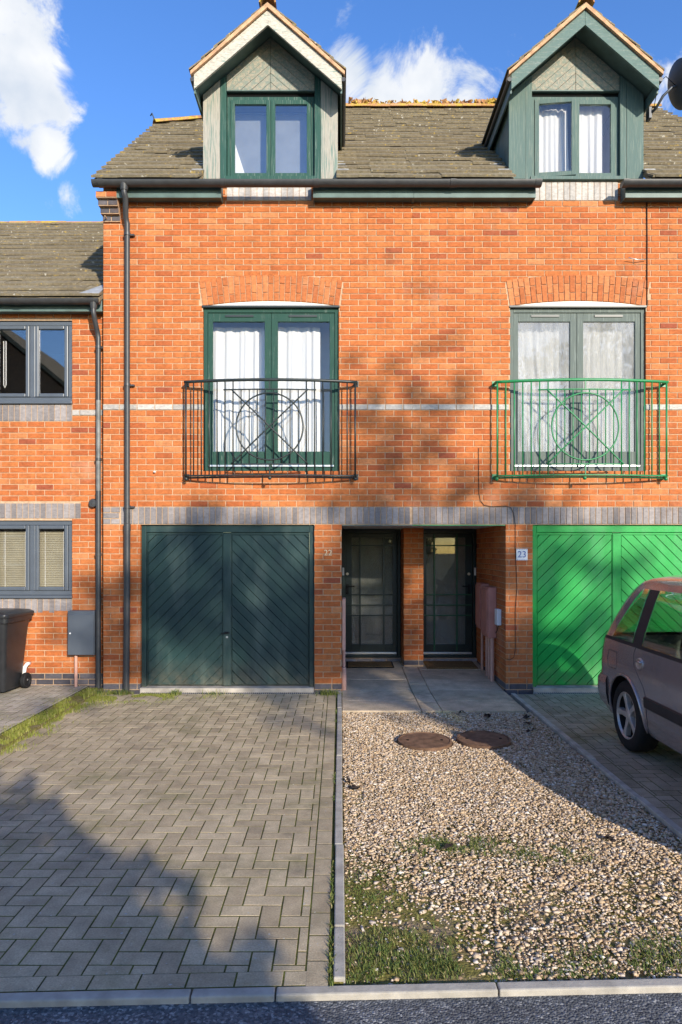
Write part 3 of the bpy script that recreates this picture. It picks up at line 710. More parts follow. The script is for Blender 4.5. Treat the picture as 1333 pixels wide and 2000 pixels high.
# ---------------- balconies
def balcony(n, mat):
    hs = houses[n]; xc = (WX[n][0] + WX[n][1]) / 2 + .008; W = 1.075; zt, zb = 3.915, 2.735
    def yb(x): return -(.115 + .125 * (1 - ((x - xc) / W) ** 2))
    def arc(z, x0, x1, k=24, dy=0): return [(x0 + (x1 - x0) * i / k, yb(x0 + (x1 - x0) * i / k) + dy, z) for i in range(k + 1)]
    mb = MB(); mb.tube([(xc - W, .02, zt)] + arc(zt, xc - W, xc + W) + [(xc + W, .02, zt)], .019, 10)
    bal = mb.build('balcony', M[mat], hs, smooth=True)
    mb = MB(); mb.tube([(xc - W, .02, zb)] + arc(zb, xc - W, xc + W) + [(xc + W, .02, zb)], .011, 8); mb.build('bottom_rail', M[mat], bal, smooth=True)
    mb = MB(); mb.tube([(xc - W, .02, zb - .015)] + arc(zb - .02, xc - W, xc + W, dy=.05) + [(xc + W, .02, zb - .015)], .012, 8); mb.build('bottom_rail', M[mat], bal, smooth=True)
    s = .476; zu = zt - .118; zl = zb + .135
    mb = MB(); mb.tube(arc(zu, xc - s - .1, xc + s + .1, 12), .009, 8); mb.build('panel_rail', M[mat], bal, smooth=True)
    mb = MB(); mb.tube(arc(zl, xc - s, xc + s, 12), .009, 8); mb.build('panel_rail', M[mat], bal, smooth=True)
    k = 22
    for i in range(k):
        x = xc - W + .012 + (2 * W - .024) * i / (k - 1); inside = abs(x - xc) < s - .04
        z_0, z_1 = (zl, zu) if inside else (zb, zt)
        r_ = .007 if inside else .0085
        if i in (0, k - 1): r_ = .012
        mb = MB(); mb.tube([(x, yb(x), z_0), (x, yb(x), z_1)], r_, 7); mb.build('baluster', M[mat], bal, smooth=True)
    for (z_0, z_1) in ((zu, zt), (zb, zl)):
        mb = MB(); mb.tube([(xc, yb(xc), z_0), (xc, yb(xc), z_1)], .009, 7); mb.build('panel_stub', M[mat], bal)
    zc = (zu + zl) / 2; R = .415
    mb = MB(); mb.tube([(xc + R * math.cos(t * math.pi / 24), yb(xc + R * math.cos(t * math.pi / 24)) - .012, zc + R * 1.0 * math.sin(t * math.pi / 24)) for t in range(48)], .010, 8, closed=True); mb.build('ring', M[mat], bal, smooth=True)
    for d in (-1, 1):
        mb = MB(); mb.tube([(xc + s * t / 8, yb(xc + s * t / 8) - .018 - .004 * d, zc + d * t / 8 * (zu - zl) / 2) for t in range(-8, 9)], .0095, 8); mb.build('cross_bar', M[mat], bal, smooth=True)
    for x in (xc - W + .01, xc, xc + W - .01):
        mb = MB(); mb.lathe([(.0, -.025), (.018, -.018), (.024, 0), (.018, .018), (0, .025)], 12, Matrix.Translation((x, yb(x) + .02, zb - .035))); mb.build('ball_foot', M[mat], bal, smooth=True)
    for x in (xc - W, xc + W):
        for z in (zt, zb):
            mb = MB(); mb.box(x - .03, x + .03, -.009, -.002, z - .035, z + .035); mb.build('wall_plate', M[mat], bal)
balcony(22, 'bal_black'); balcony(23, 'bal_green')
# ------------------------------------------------------------------ eaves
TS = .84; ANG = math.atan(TS)
def zr(Y): return 6.43 + TS * (Y + .2)
def half_round(mb, x0, x1, Y, z, r, n=10):
    P = [(Y + r * math.cos(math.pi + math.pi * i / n), z + r * math.sin(math.pi + math.pi * i / n)) for i in range(n + 1)]
    Q = [(Y + (r - .004) * math.cos(2 * math.pi - math.pi * i / n), z + (r - .004) * math.sin(2 * math.pi - math.pi * i / n) + .001) for i in range(n + 1)]
    ring = P + Q; k = len(ring); b = len(mb.V)
    for x in (x0, x1):
        for (y, zz) in ring: mb.V.append((x, y, zz))
    for i in range(k):
        mb.F.append([b + i, b + k + i, b + k + (i + 1) % k, b + (i + 1) % k]); mb.R.append(.5); mb.M.append(0)
    for x, o in ((x0, 0), (x1, k)):
        mb.add([(x, y, zz) for (y, zz) in P], [tuple(range(n + 1))])
def gutter(hs, x0, x1, Y, z, r, joints, caps=()):
    mb = MB(); half_round(mb, x0, x1, Y, z, r); g = mb.build('gutter', M['pvc'], hs, auto=40)
    for x in joints:
        mb = MB(); half_round(mb, x - .035, x + .035, Y, z + .002, r + .008); mb.build('gutter_joint', M['pvc'], g, auto=40)
    return g
GY, GZ = -.236, 6.368
g22 = gutter(houses[22], -3.06, XM, GY, GZ, .065, (-2.95, -1.44, -.29))
g23 = gutter(houses[23], XM + .001, 2.495, GY, GZ, .065, (PX(885, GY), PX(1050, GY)))
g23b = gutter(houses[23], 3.51, XR, GY, GZ, .065, (3.53,))
def fascia(hs, x0, x1):
    mb = MB(); mb.box(x0, x1, -.156, -.136, 6.212, 6.44); mb.box(x0, x1, -.1355, .0065, 6.232, 6.245); mb.box(x0, x0 + .015, -.1355, -.003, 6.213, 6.43); mb.box(x1 - .015, x1, -.1355, -.003, 6.213, 6.43)
    mb.build('fascia', M['fascia'], hs, bevel=.003)
fascia(houses[22], -2.79, -1.485); fascia(houses[22], -.333, XM); fascia(houses[23], XM + .001, 2.452); fascia(houses[23], 3.572, XR)
def downpipe(hs, pts, r, mat, clips, name='downpipe'):
    mb = MB(); mb.tube(pts, r, 14); p = mb.build(name, M[mat], hs, auto=40)
    for (x, y, z) in clips:
        mb = MB(); mb.lathe([(r, -.018), (r + .008, -.018), (r + .008, .018), (r, .018)], 14, Matrix.Translation((x, y, z))); mb.box(x + r, x + r + .05, y + .01, y + .05, z - .01, z + .01); mb.box(x - .02, x + .02, y + r, y + r + .03, z - .012, z + .012)
        mb.build('pipe_clip', M['pvc'], p, auto=40)
    return p
X2 = PX(249, -.055)
xo = PX(243, GY)
p22 = downpipe(houses[22], [(xo, GY, 6.33), (xo, GY, 6.24), (xo + .01, GY + .02, 6.19), (X2 - .01, -.08, 6.0), (X2, -.055, 5.93), (X2, -.055, 2.05)], .034, 'pvc',
               [(X2, -.055, PZ(458, -.05)), (X2, -.055, PZ(752, -.05)), (X2, -.055, PZ(990, -.05))])
mb = MB(); mb.tube([(X2, -.057, 2.06), (X2 - .004, -.058, .9), (X2 - .012, -.06, -.02)], .040, 14); mb.build('pipe_section', M['pvc'], p22, auto=40)
mb = MB(); mb.lathe([(.035, -.05), (.044, -.045), (.044, .045), (.035, .05)], 14, Matrix.Translation((X2, -.056, 2.09))); mb.build('pipe_socket', M['pvc'], p22, auto=40)
mb = MB(); mb.tube([(xo, GY, 6.345), (xo, GY, 6.26)], [.06, .042], 14); mb.build('gutter_outlet', M['pvc'], p22, auto=40)
# ------------------------------------------------------------------ roofs
TV = {}
def tile_mesh(w, L, k):
    key = (round(w, 3), L, k)
    if key not in TV:
        mb = MB(); c = .004; t = .026
        mb.add([(-w/2+.0005, 0, 0), (w/2-.0005, 0, 0), (w/2-.0005, L, 0), (-w/2+.0005, L, 0), (-w/2+.0005, c*.5, t), (w/2-.0005, c*.5, t), (w/2-.0005, L, t), (-w/2+.0005, L, t)],
               [(0,3,2,1),(4,5,6,7),(0,1,5,4),(1,2,6,5),(2,3,7,6),(3,0,4,7)], (k + .5) / 8)
        TV[key] = mb.mesh('tile', M['tile'])
    return TV[key]
def tile_roof(parent, x0, x1, y0, y1, zf, slope, gY, holes_at, tw=.30, xmin_at=None):
    a = math.atan(slope); rl = gY / math.cos(a); k = 0; Y = y0
    while Y < y1 - .05:
        off = x0 + (k % 2) * tw / 2 - tw; x = off
        lo = x0 if xmin_at is None else max(x0, xmin_at(Y))
        while x < x1:
            for (p, q) in subtract((max(x, lo), min(x + tw, x1)), holes_at(Y + .03)):
                if q - p < .012: continue
                o = link('tile', tile_mesh(round(q - p, 3) if q - p < tw - .002 else round(tw, 3), round(rl + .06, 3), random.randrange(8)), parent, ((p + q) / 2, Y + random.uniform(-.006, .006), zf(Y) + .032 + random.uniform(-.002, .006)))
                o.rotation_euler = (a - math.asin(.028 / rl) + random.uniform(-.004, .004), random.uniform(-.004, .004), random.uniform(-.005, .005))
            x += tw
        Y += gY; k += 1
def deck(mb, poly, zf, th=.05):
    n = len(poly); V = [(x, y, zf(y)) for x, y in poly] + [(x, y, zf(y) - th) for x, y in poly]
    mb.add(V, [tuple(range(n)), tuple(reversed(range(n, 2 * n)))] + [(i, i + n, (i + 1) % n + n, (i + 1) % n) for i in range(n)])
RY = 4.0; HX, HY = -3.05, 2.67; HE = -.4
def dorm_hole(n, Y): return [(XC[n] - .845, XC[n] + .845)] if -.30 < Y < 1.22 else []
def cap_tiles(parent, p, q, r=.11, step=.33, mat='ridge', name='ridge_tile'):
    p, q = Vector(p), Vector(q); L = (q - p).length; n = max(1, int(round(L / step))); d = (q - p) / L
    up = Vector((0, 0, 1)); s = d.cross(up).normalized(); u = s.cross(d)
    for i in range(n):
        a = p + d * (L * i / n); bq = p + d * (L * (i + 1) / n + .012); mb = MB(); V = []
        rr = r * random.uniform(.95, 1.06)
        for (c, rad) in ((a, rr * 1.03), (bq, rr)):
            for (ro) in (rad, rad - .018):
                for k in range(9):
                    t = math.pi * k / 8; V.append(c + s * math.cos(t) * ro + u * (math.sin(t) * ro * .8 - .03 + random.uniform(-.004, .004)))
        Fs = []
        for k in range(8):
            Fs += [(k, k + 1, 18 + k + 1, 18 + k), (9 + k, 27 + k, 27 + k + 1, 9 + k + 1), (k, 9 + k, 9 + k + 1, k + 1), (18 + k, 18 + k + 1, 27 + k + 1, 27 + k)]
        Fs += [(0, 18, 27, 9), (8, 17, 35, 26)]
        mb.add(V, Fs, random.random()); mb.build(name, M[mat], parent, auto=50)
for n, x0, x1 in ((22, HX, XM), (23, XM + .001, XR)):
    mb = MB(); c = XC[n]; e = -.24
    if n == 22:
        deck(mb, [(x0, e), (c - .85, e), (c - .85, 1.28), (x0, 1.28)], zr); deck(mb, [(c + .85, e), (x1, e), (x1, 1.28), (c + .85, 1.28)], zr)
        deck(mb, [(x0, 1.28), (x1, 1.28), (x1, RY), (HE, RY), (HX, HY)], zr)
        deck(mb, [(HX, 2 * RY - HY), (HE, RY), (x1, RY), (x1, 8.2), (x0, 8.2)], lambda y: 2 * zr(RY) - zr(y) if y > RY else zr(y))
        mb.add([(HX, HY, zr(HY)), (HE, RY, zr(RY)), (HX, 2 * RY - HY, zr(HY))], [(0, 1, 2)])
    else:
        deck(mb, [(x0, e), (c - .85, e), (c - .85, 1.28), (x0, 1.28)], zr); deck(mb, [(c + .85, e), (x1, e), (x1, 1.28), (c + .85, 1.28)], zr)
        deck(mb, [(x0, 1.28), (x1, 1.28), (x1, RY), (x0, RY)], zr)
        deck(mb, [(x0, RY), (x1, RY), (x1, 8.2), (x0, 8.2)], lambda y: 2 * zr(RY) - zr(y))
    rf = mb.build('roof', M['tile'], houses[n])
    tile_roof(rf, x0 - (.02 if n == 22 else 0), x1, -.27, RY, zr, TS, .186, lambda Y, n=n: dorm_hole(n, Y), tw=.33,
              xmin_at=(lambda Y: HX - .02 if Y < HY else HX + (Y - HY) * (HE - HX) / (RY - HY)) if n == 22 else None)
    if n == 22:
        cap_tiles(rf, (HX - .02, HY - .03, zr(HY) + .03), (HE, RY, zr(RY) + .03), .10)
        cap_tiles(rf, (HE, RY, zr(RY) + .03), (XM, RY, zr(RY) + .03), .12)
    else: cap_tiles(rf, (XM, RY, zr(RY) + .03), (XR, RY, zr(RY) + .03), .12)
# rough lichen and moss crust along the main ridge
mb = MB()
for i in range(500):
    x = random.uniform(.2, 5.5); dens = mnoise.noise((x * 1.3, 0, 3)); 
    if dens < -.25 and random.random() < .7: continue
    r = random.uniform(.025, .06) * (1.2 + dens); c = Vector((x, RY + random.uniform(-.09, .05), zr(RY) + .085 + random.uniform(-.02, .03) + max(0, dens) * .05))
    V = [c + Vector((random.uniform(-r, r), random.uniform(-r, r), random.uniform(-r, r) * .9)) for _ in range(6)]
    mb.add(V, [(0, 1, 2), (0, 2, 3), (0, 3, 4), (1, 2, 5), (2, 3, 5), (3, 4, 5), (0, 1, 4), (1, 4, 5)], random.random())
o = mb.build('lichen', M['ridge'], kind='stuff'); o['label'] = 'orange lichen crust growing along the main roof ridge'; o['category'] = 'lichen'
# wire spike at the hip end
mb = MB(); mb.tube([(HX - .02, HY, zr(HY) + .1), (HX - .06, HY - .02, zr(HY) + .2), (HX - .09, HY, zr(HY) + .17)], .012, 6); mb.build('hip_iron', M['bal_black'], houses[22])
# ------------------------------------------------------------------ dormers
def dormer(n, style):
    hs = houses[n]; xc = XC[n]; Y0 = .05; zb = 6.545; zh = 7.69; apex = 8.40; sl_ = .87; ov = -.30
    if style == 'white': side, post, barge, gabl, frm = 'wood_white', 'wood_green_worn', 'wood_white_h', 'wood_grey', 'wood_green_worn'
    else: side, post, barge, gabl, frm = 'wood_teal', 'wood_teal', 'wood_teal_h', 'wood_grey', 'wood_teal'
    def zu(dx): return apex - .03 - sl_ * abs(dx)          # roof underside
    # carcass: cheeks running back into the main roof
    bk = MB()
    dm = None
    for s in (-1, 1):
        mb = MB(); x_a, x_b = sorted((xc + s * .80, xc + s * .845)); zt = zu(.83)
        mb.prism([(Y0 + .03, zb - .1), (Y0 + .03, zt), (1.5, zt), (1.5, zt - .25), (Y0 + .5, zr(.5) - .1)], x_a, x_b, mp=lambda u, w, v: (w, u, v))
        if dm is None:
            tri0 = [(xc - .562, zh), (xc + .562, zh), (xc + .562, zu(.562) - .002), (xc, apex - .034), (xc - .562, zu(.562) - .002)]
            dmb = MB(); dmb.prism(tri0, Y0 + .02, Y0 + .035); dm = dmb.build('dormer', M['blackhole'], hs)
        mb.build('cheek_wall', M['fascia'], dm)
    for s in (-1, 1):
        a, b = sorted((xc + s * .645, xc + s * .86)); mb = MB()
        zt1, zt2 = zu(.645), zu(.86)
        P = [(a, zb), (b, zb), (b, zu(b - xc)), (a, zu(a - xc))]; mb.prism(P, Y0 - .025, Y0 + .03, 0, 0, None, .004, .004); mb.build('cheek_board', M[side], dm)
        a, b = sorted((xc + s * .565, xc + s * .642)); mb = MB(); P = [(a, zb - .02), (b, zb - .02), (b, zu(b - xc)), (a, zu(a - xc))]
        mb.prism(P, Y0 - .02, Y0 + .06, 0, 0, None, .004, .004); mb.build('window_post', M[post], dm)
    # chevron boarding of the gable
    sp = .115
    tri = [(xc - .562, zh), (xc + .562, zh), (xc + .562, zu(.562) - .002), (xc, apex - .034), (xc - .562, zu(.562) - .002)]
    for s in (-1, 1):
        hp = clip(tri, s, 0, s * xc - .0015) if s > 0 else clip(tri, -1, 0, -xc - .0015)
        d = sl_ * (1 if s > 0 else -1)
        cs = [z - d * x for x, z in hp]; c1 = max(cs)
        for k in range(9):
            P = clip(hp, -d, 1, c1 - k * sp - .002)
            if len(P) >= 3: P = clip(P, d, -1, -(c1 - (k + 1) * sp + .002))
            if len(P) < 3: continue
            m2 = MB(); m2.prism(P, Y0 - .005 + random.uniform(-.002, .002), Y0 + .02, 0, 0, None, .003, .004); m2.build('plank', M[gabl], dm)
    mb = MB(); mb.box(xc - .562, xc + .562, Y0 - .006, Y0 + .05, zh - .012, zh - .001); mb.build('head_trim', M['fascia'], dm)
    # roof slopes
    for s in (-1, 1):
        mb = MB(); w = .935
        P = [(xc, apex + .06), (xc + s * w, apex + .06 - sl_ * w), (xc + s * w, apex - sl_ * w - .005), (xc, apex - .005 - .02)]
        if s > 0: P = P[::-1]
        mb.prism(P, ov + .034, 2.4); mb.build('dormer_slope', M['fascia'], dm)
        # tile courses, verge mortar, barge board, eaves gutter
        Pv = [(xc, apex + .115), (xc + s * (w + .012), apex + .105 - sl_ * (w + .02)), (xc + s * (w + .01), apex + .045 - sl_ * w), (xc, apex + .056)]
        if s > 0: Pv = Pv[::-1]
        mb = MB(); mb.prism(Pv, ov - .035, ov + .12); mb.build('verge', M['verge'], dm)
        nt = 6
        for k in range(nt):
            ws = (w - .02) / nt; d0 = k * ws; d1 = d0 + ws + .05; j = random.uniform(-.008, .008)
            z_0 = apex + .125 - sl_ * d0; z_1 = apex + .150 - sl_ * d1
            Pt = [(xc + s * d0, z_0), (xc + s * d1, z_1 + j), (xc + s * d1, z_1 - .02 + j), (xc + s * d0, z_0 - .02)]
            if s > 0: Pt = Pt[::-1]
            for q in range(3):
                m2 = MB(); m2.prism(Pt, ov - .03 + random.uniform(-.012, .012) + q * .85, ov - .03 + (q + 1) * .85 - .004, random.random()); m2.build('tile', M['tile'], dm)
        Pb = [(xc, apex + .045), (xc + s * .91, apex + .045 - sl_ * .91), (xc + s * .91, apex - .135 - sl_ * .91), (xc, apex - .135)]
        if s > 0: Pb = Pb[::-1]
        mb = MB(); mb.prism(Pb, ov, ov + .03, 0, 0, None, .004, .004); mb.build('barge_board', M[barge], dm)
        xe = xc + s * (w - .004); ze = apex - sl_ * w + .01
        mb = MB(); mb.tube([(xe, ov + .0, ze), (xe, 1.22, ze - .01), (xe, 1.32, ze - .04)], .028, 8); mb.build('dormer_gutter', M['pvc'], dm, auto=40)
        mb = MB(); mb.box(min(xc + s * .895, xc + s * .915), max(xc + s * .895, xc + s * .915), ov + .035, 1.35, apex - sl_ * .94 - .14, apex - sl_ * .94 - .012); mb.build('dormer_fascia', M['fascia'], dm)
        # lead soakers at the foot
        mb = MB(); xs = sorted((xc + s * .862, xc + s * 1.0))
        for q in range(4):
            yy = .0 + q * .12; mb.box(xs[0], xs[1] - .02 * q, yy, yy + .13, zr(yy) + .05 + .0, zr(yy) + .062)
        mb.build('flashing', M['lead'], dm)
    cap_tiles(dm, (xc, ov - .05, apex + .135), (xc, 2.2, apex + .135), .10, .4)
    # window
    Y = .085; a, b, z0, z1 = xc - .56, xc + .56, zb, zh - .06
    fr = MB()
    for q in ((a, a + .04, z0, z1), (b - .04, b, z0, z1), (a + .04, b - .04, z1 - .045, z1), (a + .04, b - .04, z0, z0 + .045), ): fr.box(q[0], q[1], Y, Y + .06, q[2], q[3])
    w = fr.build('dormer_window', M[frm], hs, bevel=.003)
    hb = MB(); hb.box(a, b, Y + .005, Y + .05, z1 + .001, zh - .013); hb.build('shaded_gap_strip', M['blackhole'], w)  # black strip painted in for the shaded gap above the window
    sb = MB(); sb.box(xc - .60, xc + .60, -.05, Y + .06, zb - .045, zb - .001); sb.build('window_sill', M[frm], w, bevel=.004)
    for k, (l0, l1) in enumerate(((a + .043, xc - .002), (xc + .002, b - .043))):
        org = Vector((l0, Y - .012, 0)); rot = Matrix.Rotation(RAD(-7), 4, 'Z') if (style != 'white' and k == 0) else Matrix()
        T = Matrix.Translation(org) @ rot; wd = l1 - l0; s = .055
        sm = MB(); q0, q1 = z0 + .047, z1 - .047
        for (u0, u1, v0, v1) in ((0, s, q0, q1), (wd - s, wd, q0, q1), (s, wd - s, q1 - s, q1), (s, wd - s, q0, q0 + s)): sm.box(u0, u1, 0, .045, v0, v1)
        so2 = sm.build('casement', M[frm], w, bevel=.003); so2.matrix_local = T
        pm = MB(); pm.box(s + .001, wd - s - .001, .018, .024, q0 + s + .001, q1 - s - .001); po = pm.build('pane', M['glass_refl' if style == 'white' else 'glass'], w); po.matrix_local = T
    room(n, a - .2, b + .2, z0, zh + .1, Y + .065, 1.0)
    if style != 'white':
        curtain(a + .05, xc - .05, z0 + .06, z1 - .02, Y + .13, 'white curtain behind the open dormer casement', x1b=xc - .02, seed=8)
        curtain(xc + .03, b - .14, z0 + .06, z1 - .02, Y + .13, 'white curtain behind the closed casement of the grey green dormer', seed=9)
    else:
        mb = MB(); mb.box(a + .03, b - .03, Y + .20, Y + .204, z0 + .02, z1 - .10); mb.tube([(a + .03, Y + .2, z1 - .09), (b - .03, Y + .2, z1 - .09)], .02, 10); tag(mb.build('roller_blind', M['blindgrey']), 'pale grey roller blind behind the window of the weathered white dormer', 'blind')
        mb = MB(); mb.prism([(a + .02, z0), (a + .26, z0), (a + .02, z0 + .75)], Y + .14, Y + .17); mb.build('window_reveal_lining', M['white'], houses[n])
        mb = MB(); mb.box(a - .1, b + .1, Y + .23, Y + .25, z1 - .12, z1 + .02); mb.build('blind_box', M['room'], houses[n])
dormer(22, 'white'); dormer(23, 'teal')
# ------------------------------------------------------------------ house 21
Y21 = .12; A21 = -7.4
def X21(px): return PX(px, Y21)
def Z21(py): return PZ(py, Y21)
w1 = X21(141); w0 = w1 - 1.57
uz0, uz1 = Z21(789), Z21(626); lz0, lz1 = Z21(1168), Z21(1017)
b0 = .064; l0, l1 = 2.21, 2.41; s0_, s1_ = .99, 1.185; t0, t1 = 3.465, 3.69
R21 = rows(b0 - .148, l0, 31) + rows(l0, t0, 17) + rows(t0, t1, 3) + rows(t1, 5.02, 18)
def h21(z):
    hl = []
    if lz0 < z < lz1 or uz0 < z < uz1: hl.append((w0, w1))
    if l0 < z < l1: hl.append((w0 - .12, X21(158)))
    if s0_ < z < s1_ or t0 < z < t1: hl.append((w0, w1 + .005))
    return hl
w21 = slab_with_holes(A21, XL - .002, -.1, 5.05, [(w0 - .003, w1 + .003, lz0 - .003, lz1 + .003), (w0 - .003, w1 + .003, uz0 - .003, uz1 + .003)], Y21 + .007, Y21 + .105).build('wall', M['mortar'], houses[21])
bl = lay_courses(R21, A21, XL - .004, h21, X21(100) + .03)
pli = [b for b in bl if b[2] < b0 + .14]; band = [b for b in bl if t0 + .07 < b[2] < t0 + .12 and b[0] > w1]
bl = [b for b in bl if b not in pli and b not in band]
emit_bricks(bl, w21, 'brick', Y21)
mb = MB(); mb.box(A21, XL - .01, Y21 + .01, Y21 + .02, .0, .01); po = mb.build('plinth', M['mortar'], houses[21]); each_brick([b[:4] for b in pli], po, 'bluedark', Y21 - .001)
mb = MB(); mb.box(w1, XL - .01, Y21 + .01, Y21 + .02, t0 + .08, t0 + .09); po = mb.build('string_course', M['mortar'], houses[21]); each_brick([b[:4] for b in band], po, 'bandgrey', Y21 - .006)
for (nm, xa, xb, za, zb_) in (('soldier_lintel', w0 - .12, X21(158), l0, l1), ('soldier_sill', w0, w1, s0_, s1_), ('soldier_sill', w0, w1, t0, t1)):
    mb = MB(); mb.box(xa, xb, Y21 + .01, Y21 + .02, za + .05, za + .06); po = mb.build(nm, M['mortar'], houses[21])
    k = int(round((xb - xa) / .0752)); q = (xb - xa) / k
    each_brick([(xa + i * q + .004, xa + (i + 1) * q - .004, za + .004, zb_ - .004) for i in range(k)], po, 'blue', Y21 - .001)
def win21(z0, z1, gl, upper):
    Y = Y21 + .03; fr = MB(); f = .058
    fr.box(w0, w1, Y - .0, Y + .065, z1 - f, z1 - .004); fr.box(w0, w1, Y, Y + .065, z0 + .035, z0 + .035 + f)
    fr.box(w0, w0 + f, Y, Y + .065, z0 + .035 + f, z1 - f); fr.box(w1 - f, w1 - .004, Y, Y + .065, z0 + .035 + f, z1 - f)
    q = (w1 - w0) / 3
    for i in (1, 2): fr.box(w0 + i * q - .035, w0 + i * q + .035, Y, Y + .065, z0 + .035 + f, z1 - f)
    w = fr.build('window', M['anth'], houses[21], bevel=.008)
    mb = MB(); mb.box(w0 - .01, w1 + .008, Y21 - .035, Y + .05, z0 - .002, z0 + .034); mb.build('window_sill', M['anth'], w, bevel=.005)
    for i in range(3):
        a, b = w0 + i * q + (f if i == 0 else .035), w0 + (i + 1) * q - (f if i == 2 else .035); c0, c1 = z0 + .035 + f, z1 - f
        sm = MB(); s = .05
        for (u0, u1, v0, v1) in ((a, a + s, c0, c1), (b - s, b, c0, c1), (a + s, b - s, c1 - s, c1), (a + s, b - s, c0, c0 + s)): sm.box(u0 + .001, u1 - .001, Y - .014, Y + .04, v0 + .001, v1 - .001)
        sm.build('casement', M['anth'], w, bevel=.01)
        mb = MB(); mb.box(a + s, b - s, Y + .012, Y + .018, c0 + s, c1 - s); mb.build('pane', M[gl], w)
        if not upper:
            bt = thing('venetian_blind', 'beige venetian blind in the ground floor window, ' + ('end pane above the meter box' if i == 2 else 'pane behind the wheelie bin' if i == 1 else 'pane farthest from the downpipes'), 'blind', (a + .2, Y + .1, c0))
            sl2 = MB(); z = c0 + s - .02
            while z < c1 - s - .03:
                sl2.add([(a + .02, Y + .085, z), (b - .02, Y + .085, z), (b - .02, Y + .098, z + .021), (a + .02, Y + .098, z + .021), (a + .02, Y + .0855, z - .0015), (b - .02, Y + .0855, z - .0015), (b - .02, Y + .0985, z + .0195), (a + .02, Y + .0985, z + .0195)],
                        [(0, 1, 2, 3), (7, 6, 5, 4), (0, 4, 5, 1), (2, 6, 7, 3)]); z += .0235
            sl2.build('slat', M['blind'], bt, kind='stuff')
            for xx in (a + s + .045, b - s - .045):
                mb = MB(); mb.tube([(xx, Y + .083, c0 + s - .02), (xx, Y + .083, c1 - s)], .0022, 5); mb.build('ladder_cord', M['white'], bt)
            mb = MB(); mb.box(a + .015, b - .015, Y + .08, Y + .105, c1 - s - .03, c1 - s); mb.build('head_rail', M['dark'], bt)
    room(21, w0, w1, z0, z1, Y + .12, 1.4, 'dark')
    return Y, q
win21(lz0, lz1, 'glass', False); Yw, q21 = win21(uz0, uz1, 'glass_refl', True)
mb = MB(); xx = X21(5); mb.tube([(xx, Yw + .07, Z21(662)), (xx, Yw + .07, Z21(748)), (xx - .015, Yw + .07, Z21(754)), (xx - .03, Yw + .07, Z21(748)), (xx - .03, Yw + .07, Z21(662))], .006, 6)
tag(mb.build('blind_cord', M['white']), 'white looped blind cord hanging inside the upper anthracite window', 'cord')
mb = MB(); mb.box(X21(-6), X21(7), Y21 + .055, Y21 + .09, Z21(1146), Z21(1122)); mb.prism([(X21(-6), Z21(1122)), (X21(4), Z21(1122)), (X21(2), Z21(1118)), (X21(-4), Z21(1118))], Y21 + .06, Y21 + .085)
# eaves and roof of 21
def zr1(Y): return 5.0 + .70 * (Y + .08)
gutter(houses[21], A21, XL - .012, -.10, 4.957, .060, (PX(33, -.1), PX(180, -.1)))
mb = MB(); mb.box(A21, XL - .01, -.02, .0, 4.835, 4.98); mb.box(A21, XL - .01, .0005, Y21 + .006, 4.85, 4.865); mb.build('fascia', M['fascia'], houses[21], bevel=.003)
mb = MB(); deck(mb, [(A21, -.12), (XL - .004, -.12), (XL - .004, 3.95), (A21, 3.95)], zr1); deck(mb, [(A21, 3.95), (XL - .004, 3.95), (XL - .004, 8), (A21, 8)], lambda y: 2 * zr1(3.95) - zr1(y)); rf = mb.build('roof', M['tile'], houses[21])
tile_roof(rf, A21, XL - .006, -.14, 3.93, zr1, .70, .205, lambda Y: [], tw=.33)
cap_tiles(rf, (A21, 3.95, zr1(3.95) - .01), (XL - .02, 3.95, zr1(3.95) - .01), .10, .33)
mb = MB(); mb.prism([(XL - .26, -.02), (XL - .012, -.02), (XL - .012, .42)], 0, .012, mp=lambda u, w, v: (u, v - .1, zr1(v - .1) + .062 - w)); mb.build('flashing', M['lead'], houses[21])
x1_ = -3.088; xo1 = PX(183, -.1)
p21 = downpipe(houses[21], [(xo1, -.1, 4.92), (xo1, -.1, 4.80), (xo1 + .008, -.09, 4.73), (x1_ - .01, .03, 4.60), (x1_, .045, 4.52), (x1_, .045, 3.72)], .031, 'pvc', [(x1_, .045, PZ(678, .04))])
mb = MB(); mb.tube([(x1_, .045, 3.73), (x1_, .045, 2.55)], .030, 14); mb.build('pipe_section', M['pipe_grey'], p21, auto=40)
mb = MB(); mb.tube([(x1_, .045, 2.56), (x1_, .045, .04)], .033, 14); mb.build('pipe_section', M['pvc'], p21, auto=40)
for z in (PZ(897, .04), PZ(1083, .04), PZ(1318, .04)):
    mb = MB(); mb.lathe([(.03, -.016), (.041, -.016), (.041, .016), (.03, .016)], 14, Matrix.Translation((x1_, .045, z))); mb.build('pipe_clip', M['pvc'], p21, auto=40)
mb = MB(); mb.tube([(xo1, -.1, 4.94), (xo1, -.1, 4.84)], [.055, .036], 14); mb.build('gutter_outlet', M['pvc'], p21, auto=40)
mb = MB(); mb.lathe([(0, .0), (.055, .0), (.06, .03), (.05, .06), (0, .065)], 16, Matrix.Translation((-3.17, Y21 - .0, PZ(983, .1))) @ Matrix.Rotation(RAD(90), 4, 'X')); mb.build('junction_cap', M['pvc'], houses[21], auto=40)
mb = MB(); mb.box(-3.47, -3.128, .012, Y21 - .002, .462, 1.03); bx_ = mb.build('meter_box', M['anth'], houses[21], bevel=.006)
mb = MB(); mb.box(-3.462, -3.136, -.006, .011, .470, .985); mb.build('meter_box_door', M['anth'], bx_, bevel=.004)
mb = MB(); mb.lathe([(0, 0), (.011, 0), (.011, .005), (0, .006)], 12, Matrix.Translation((-3.43, -.0065, .745)) @ Matrix.Rotation(RAD(90), 4, 'X')); mb.build('lock', M['white'], bx_)
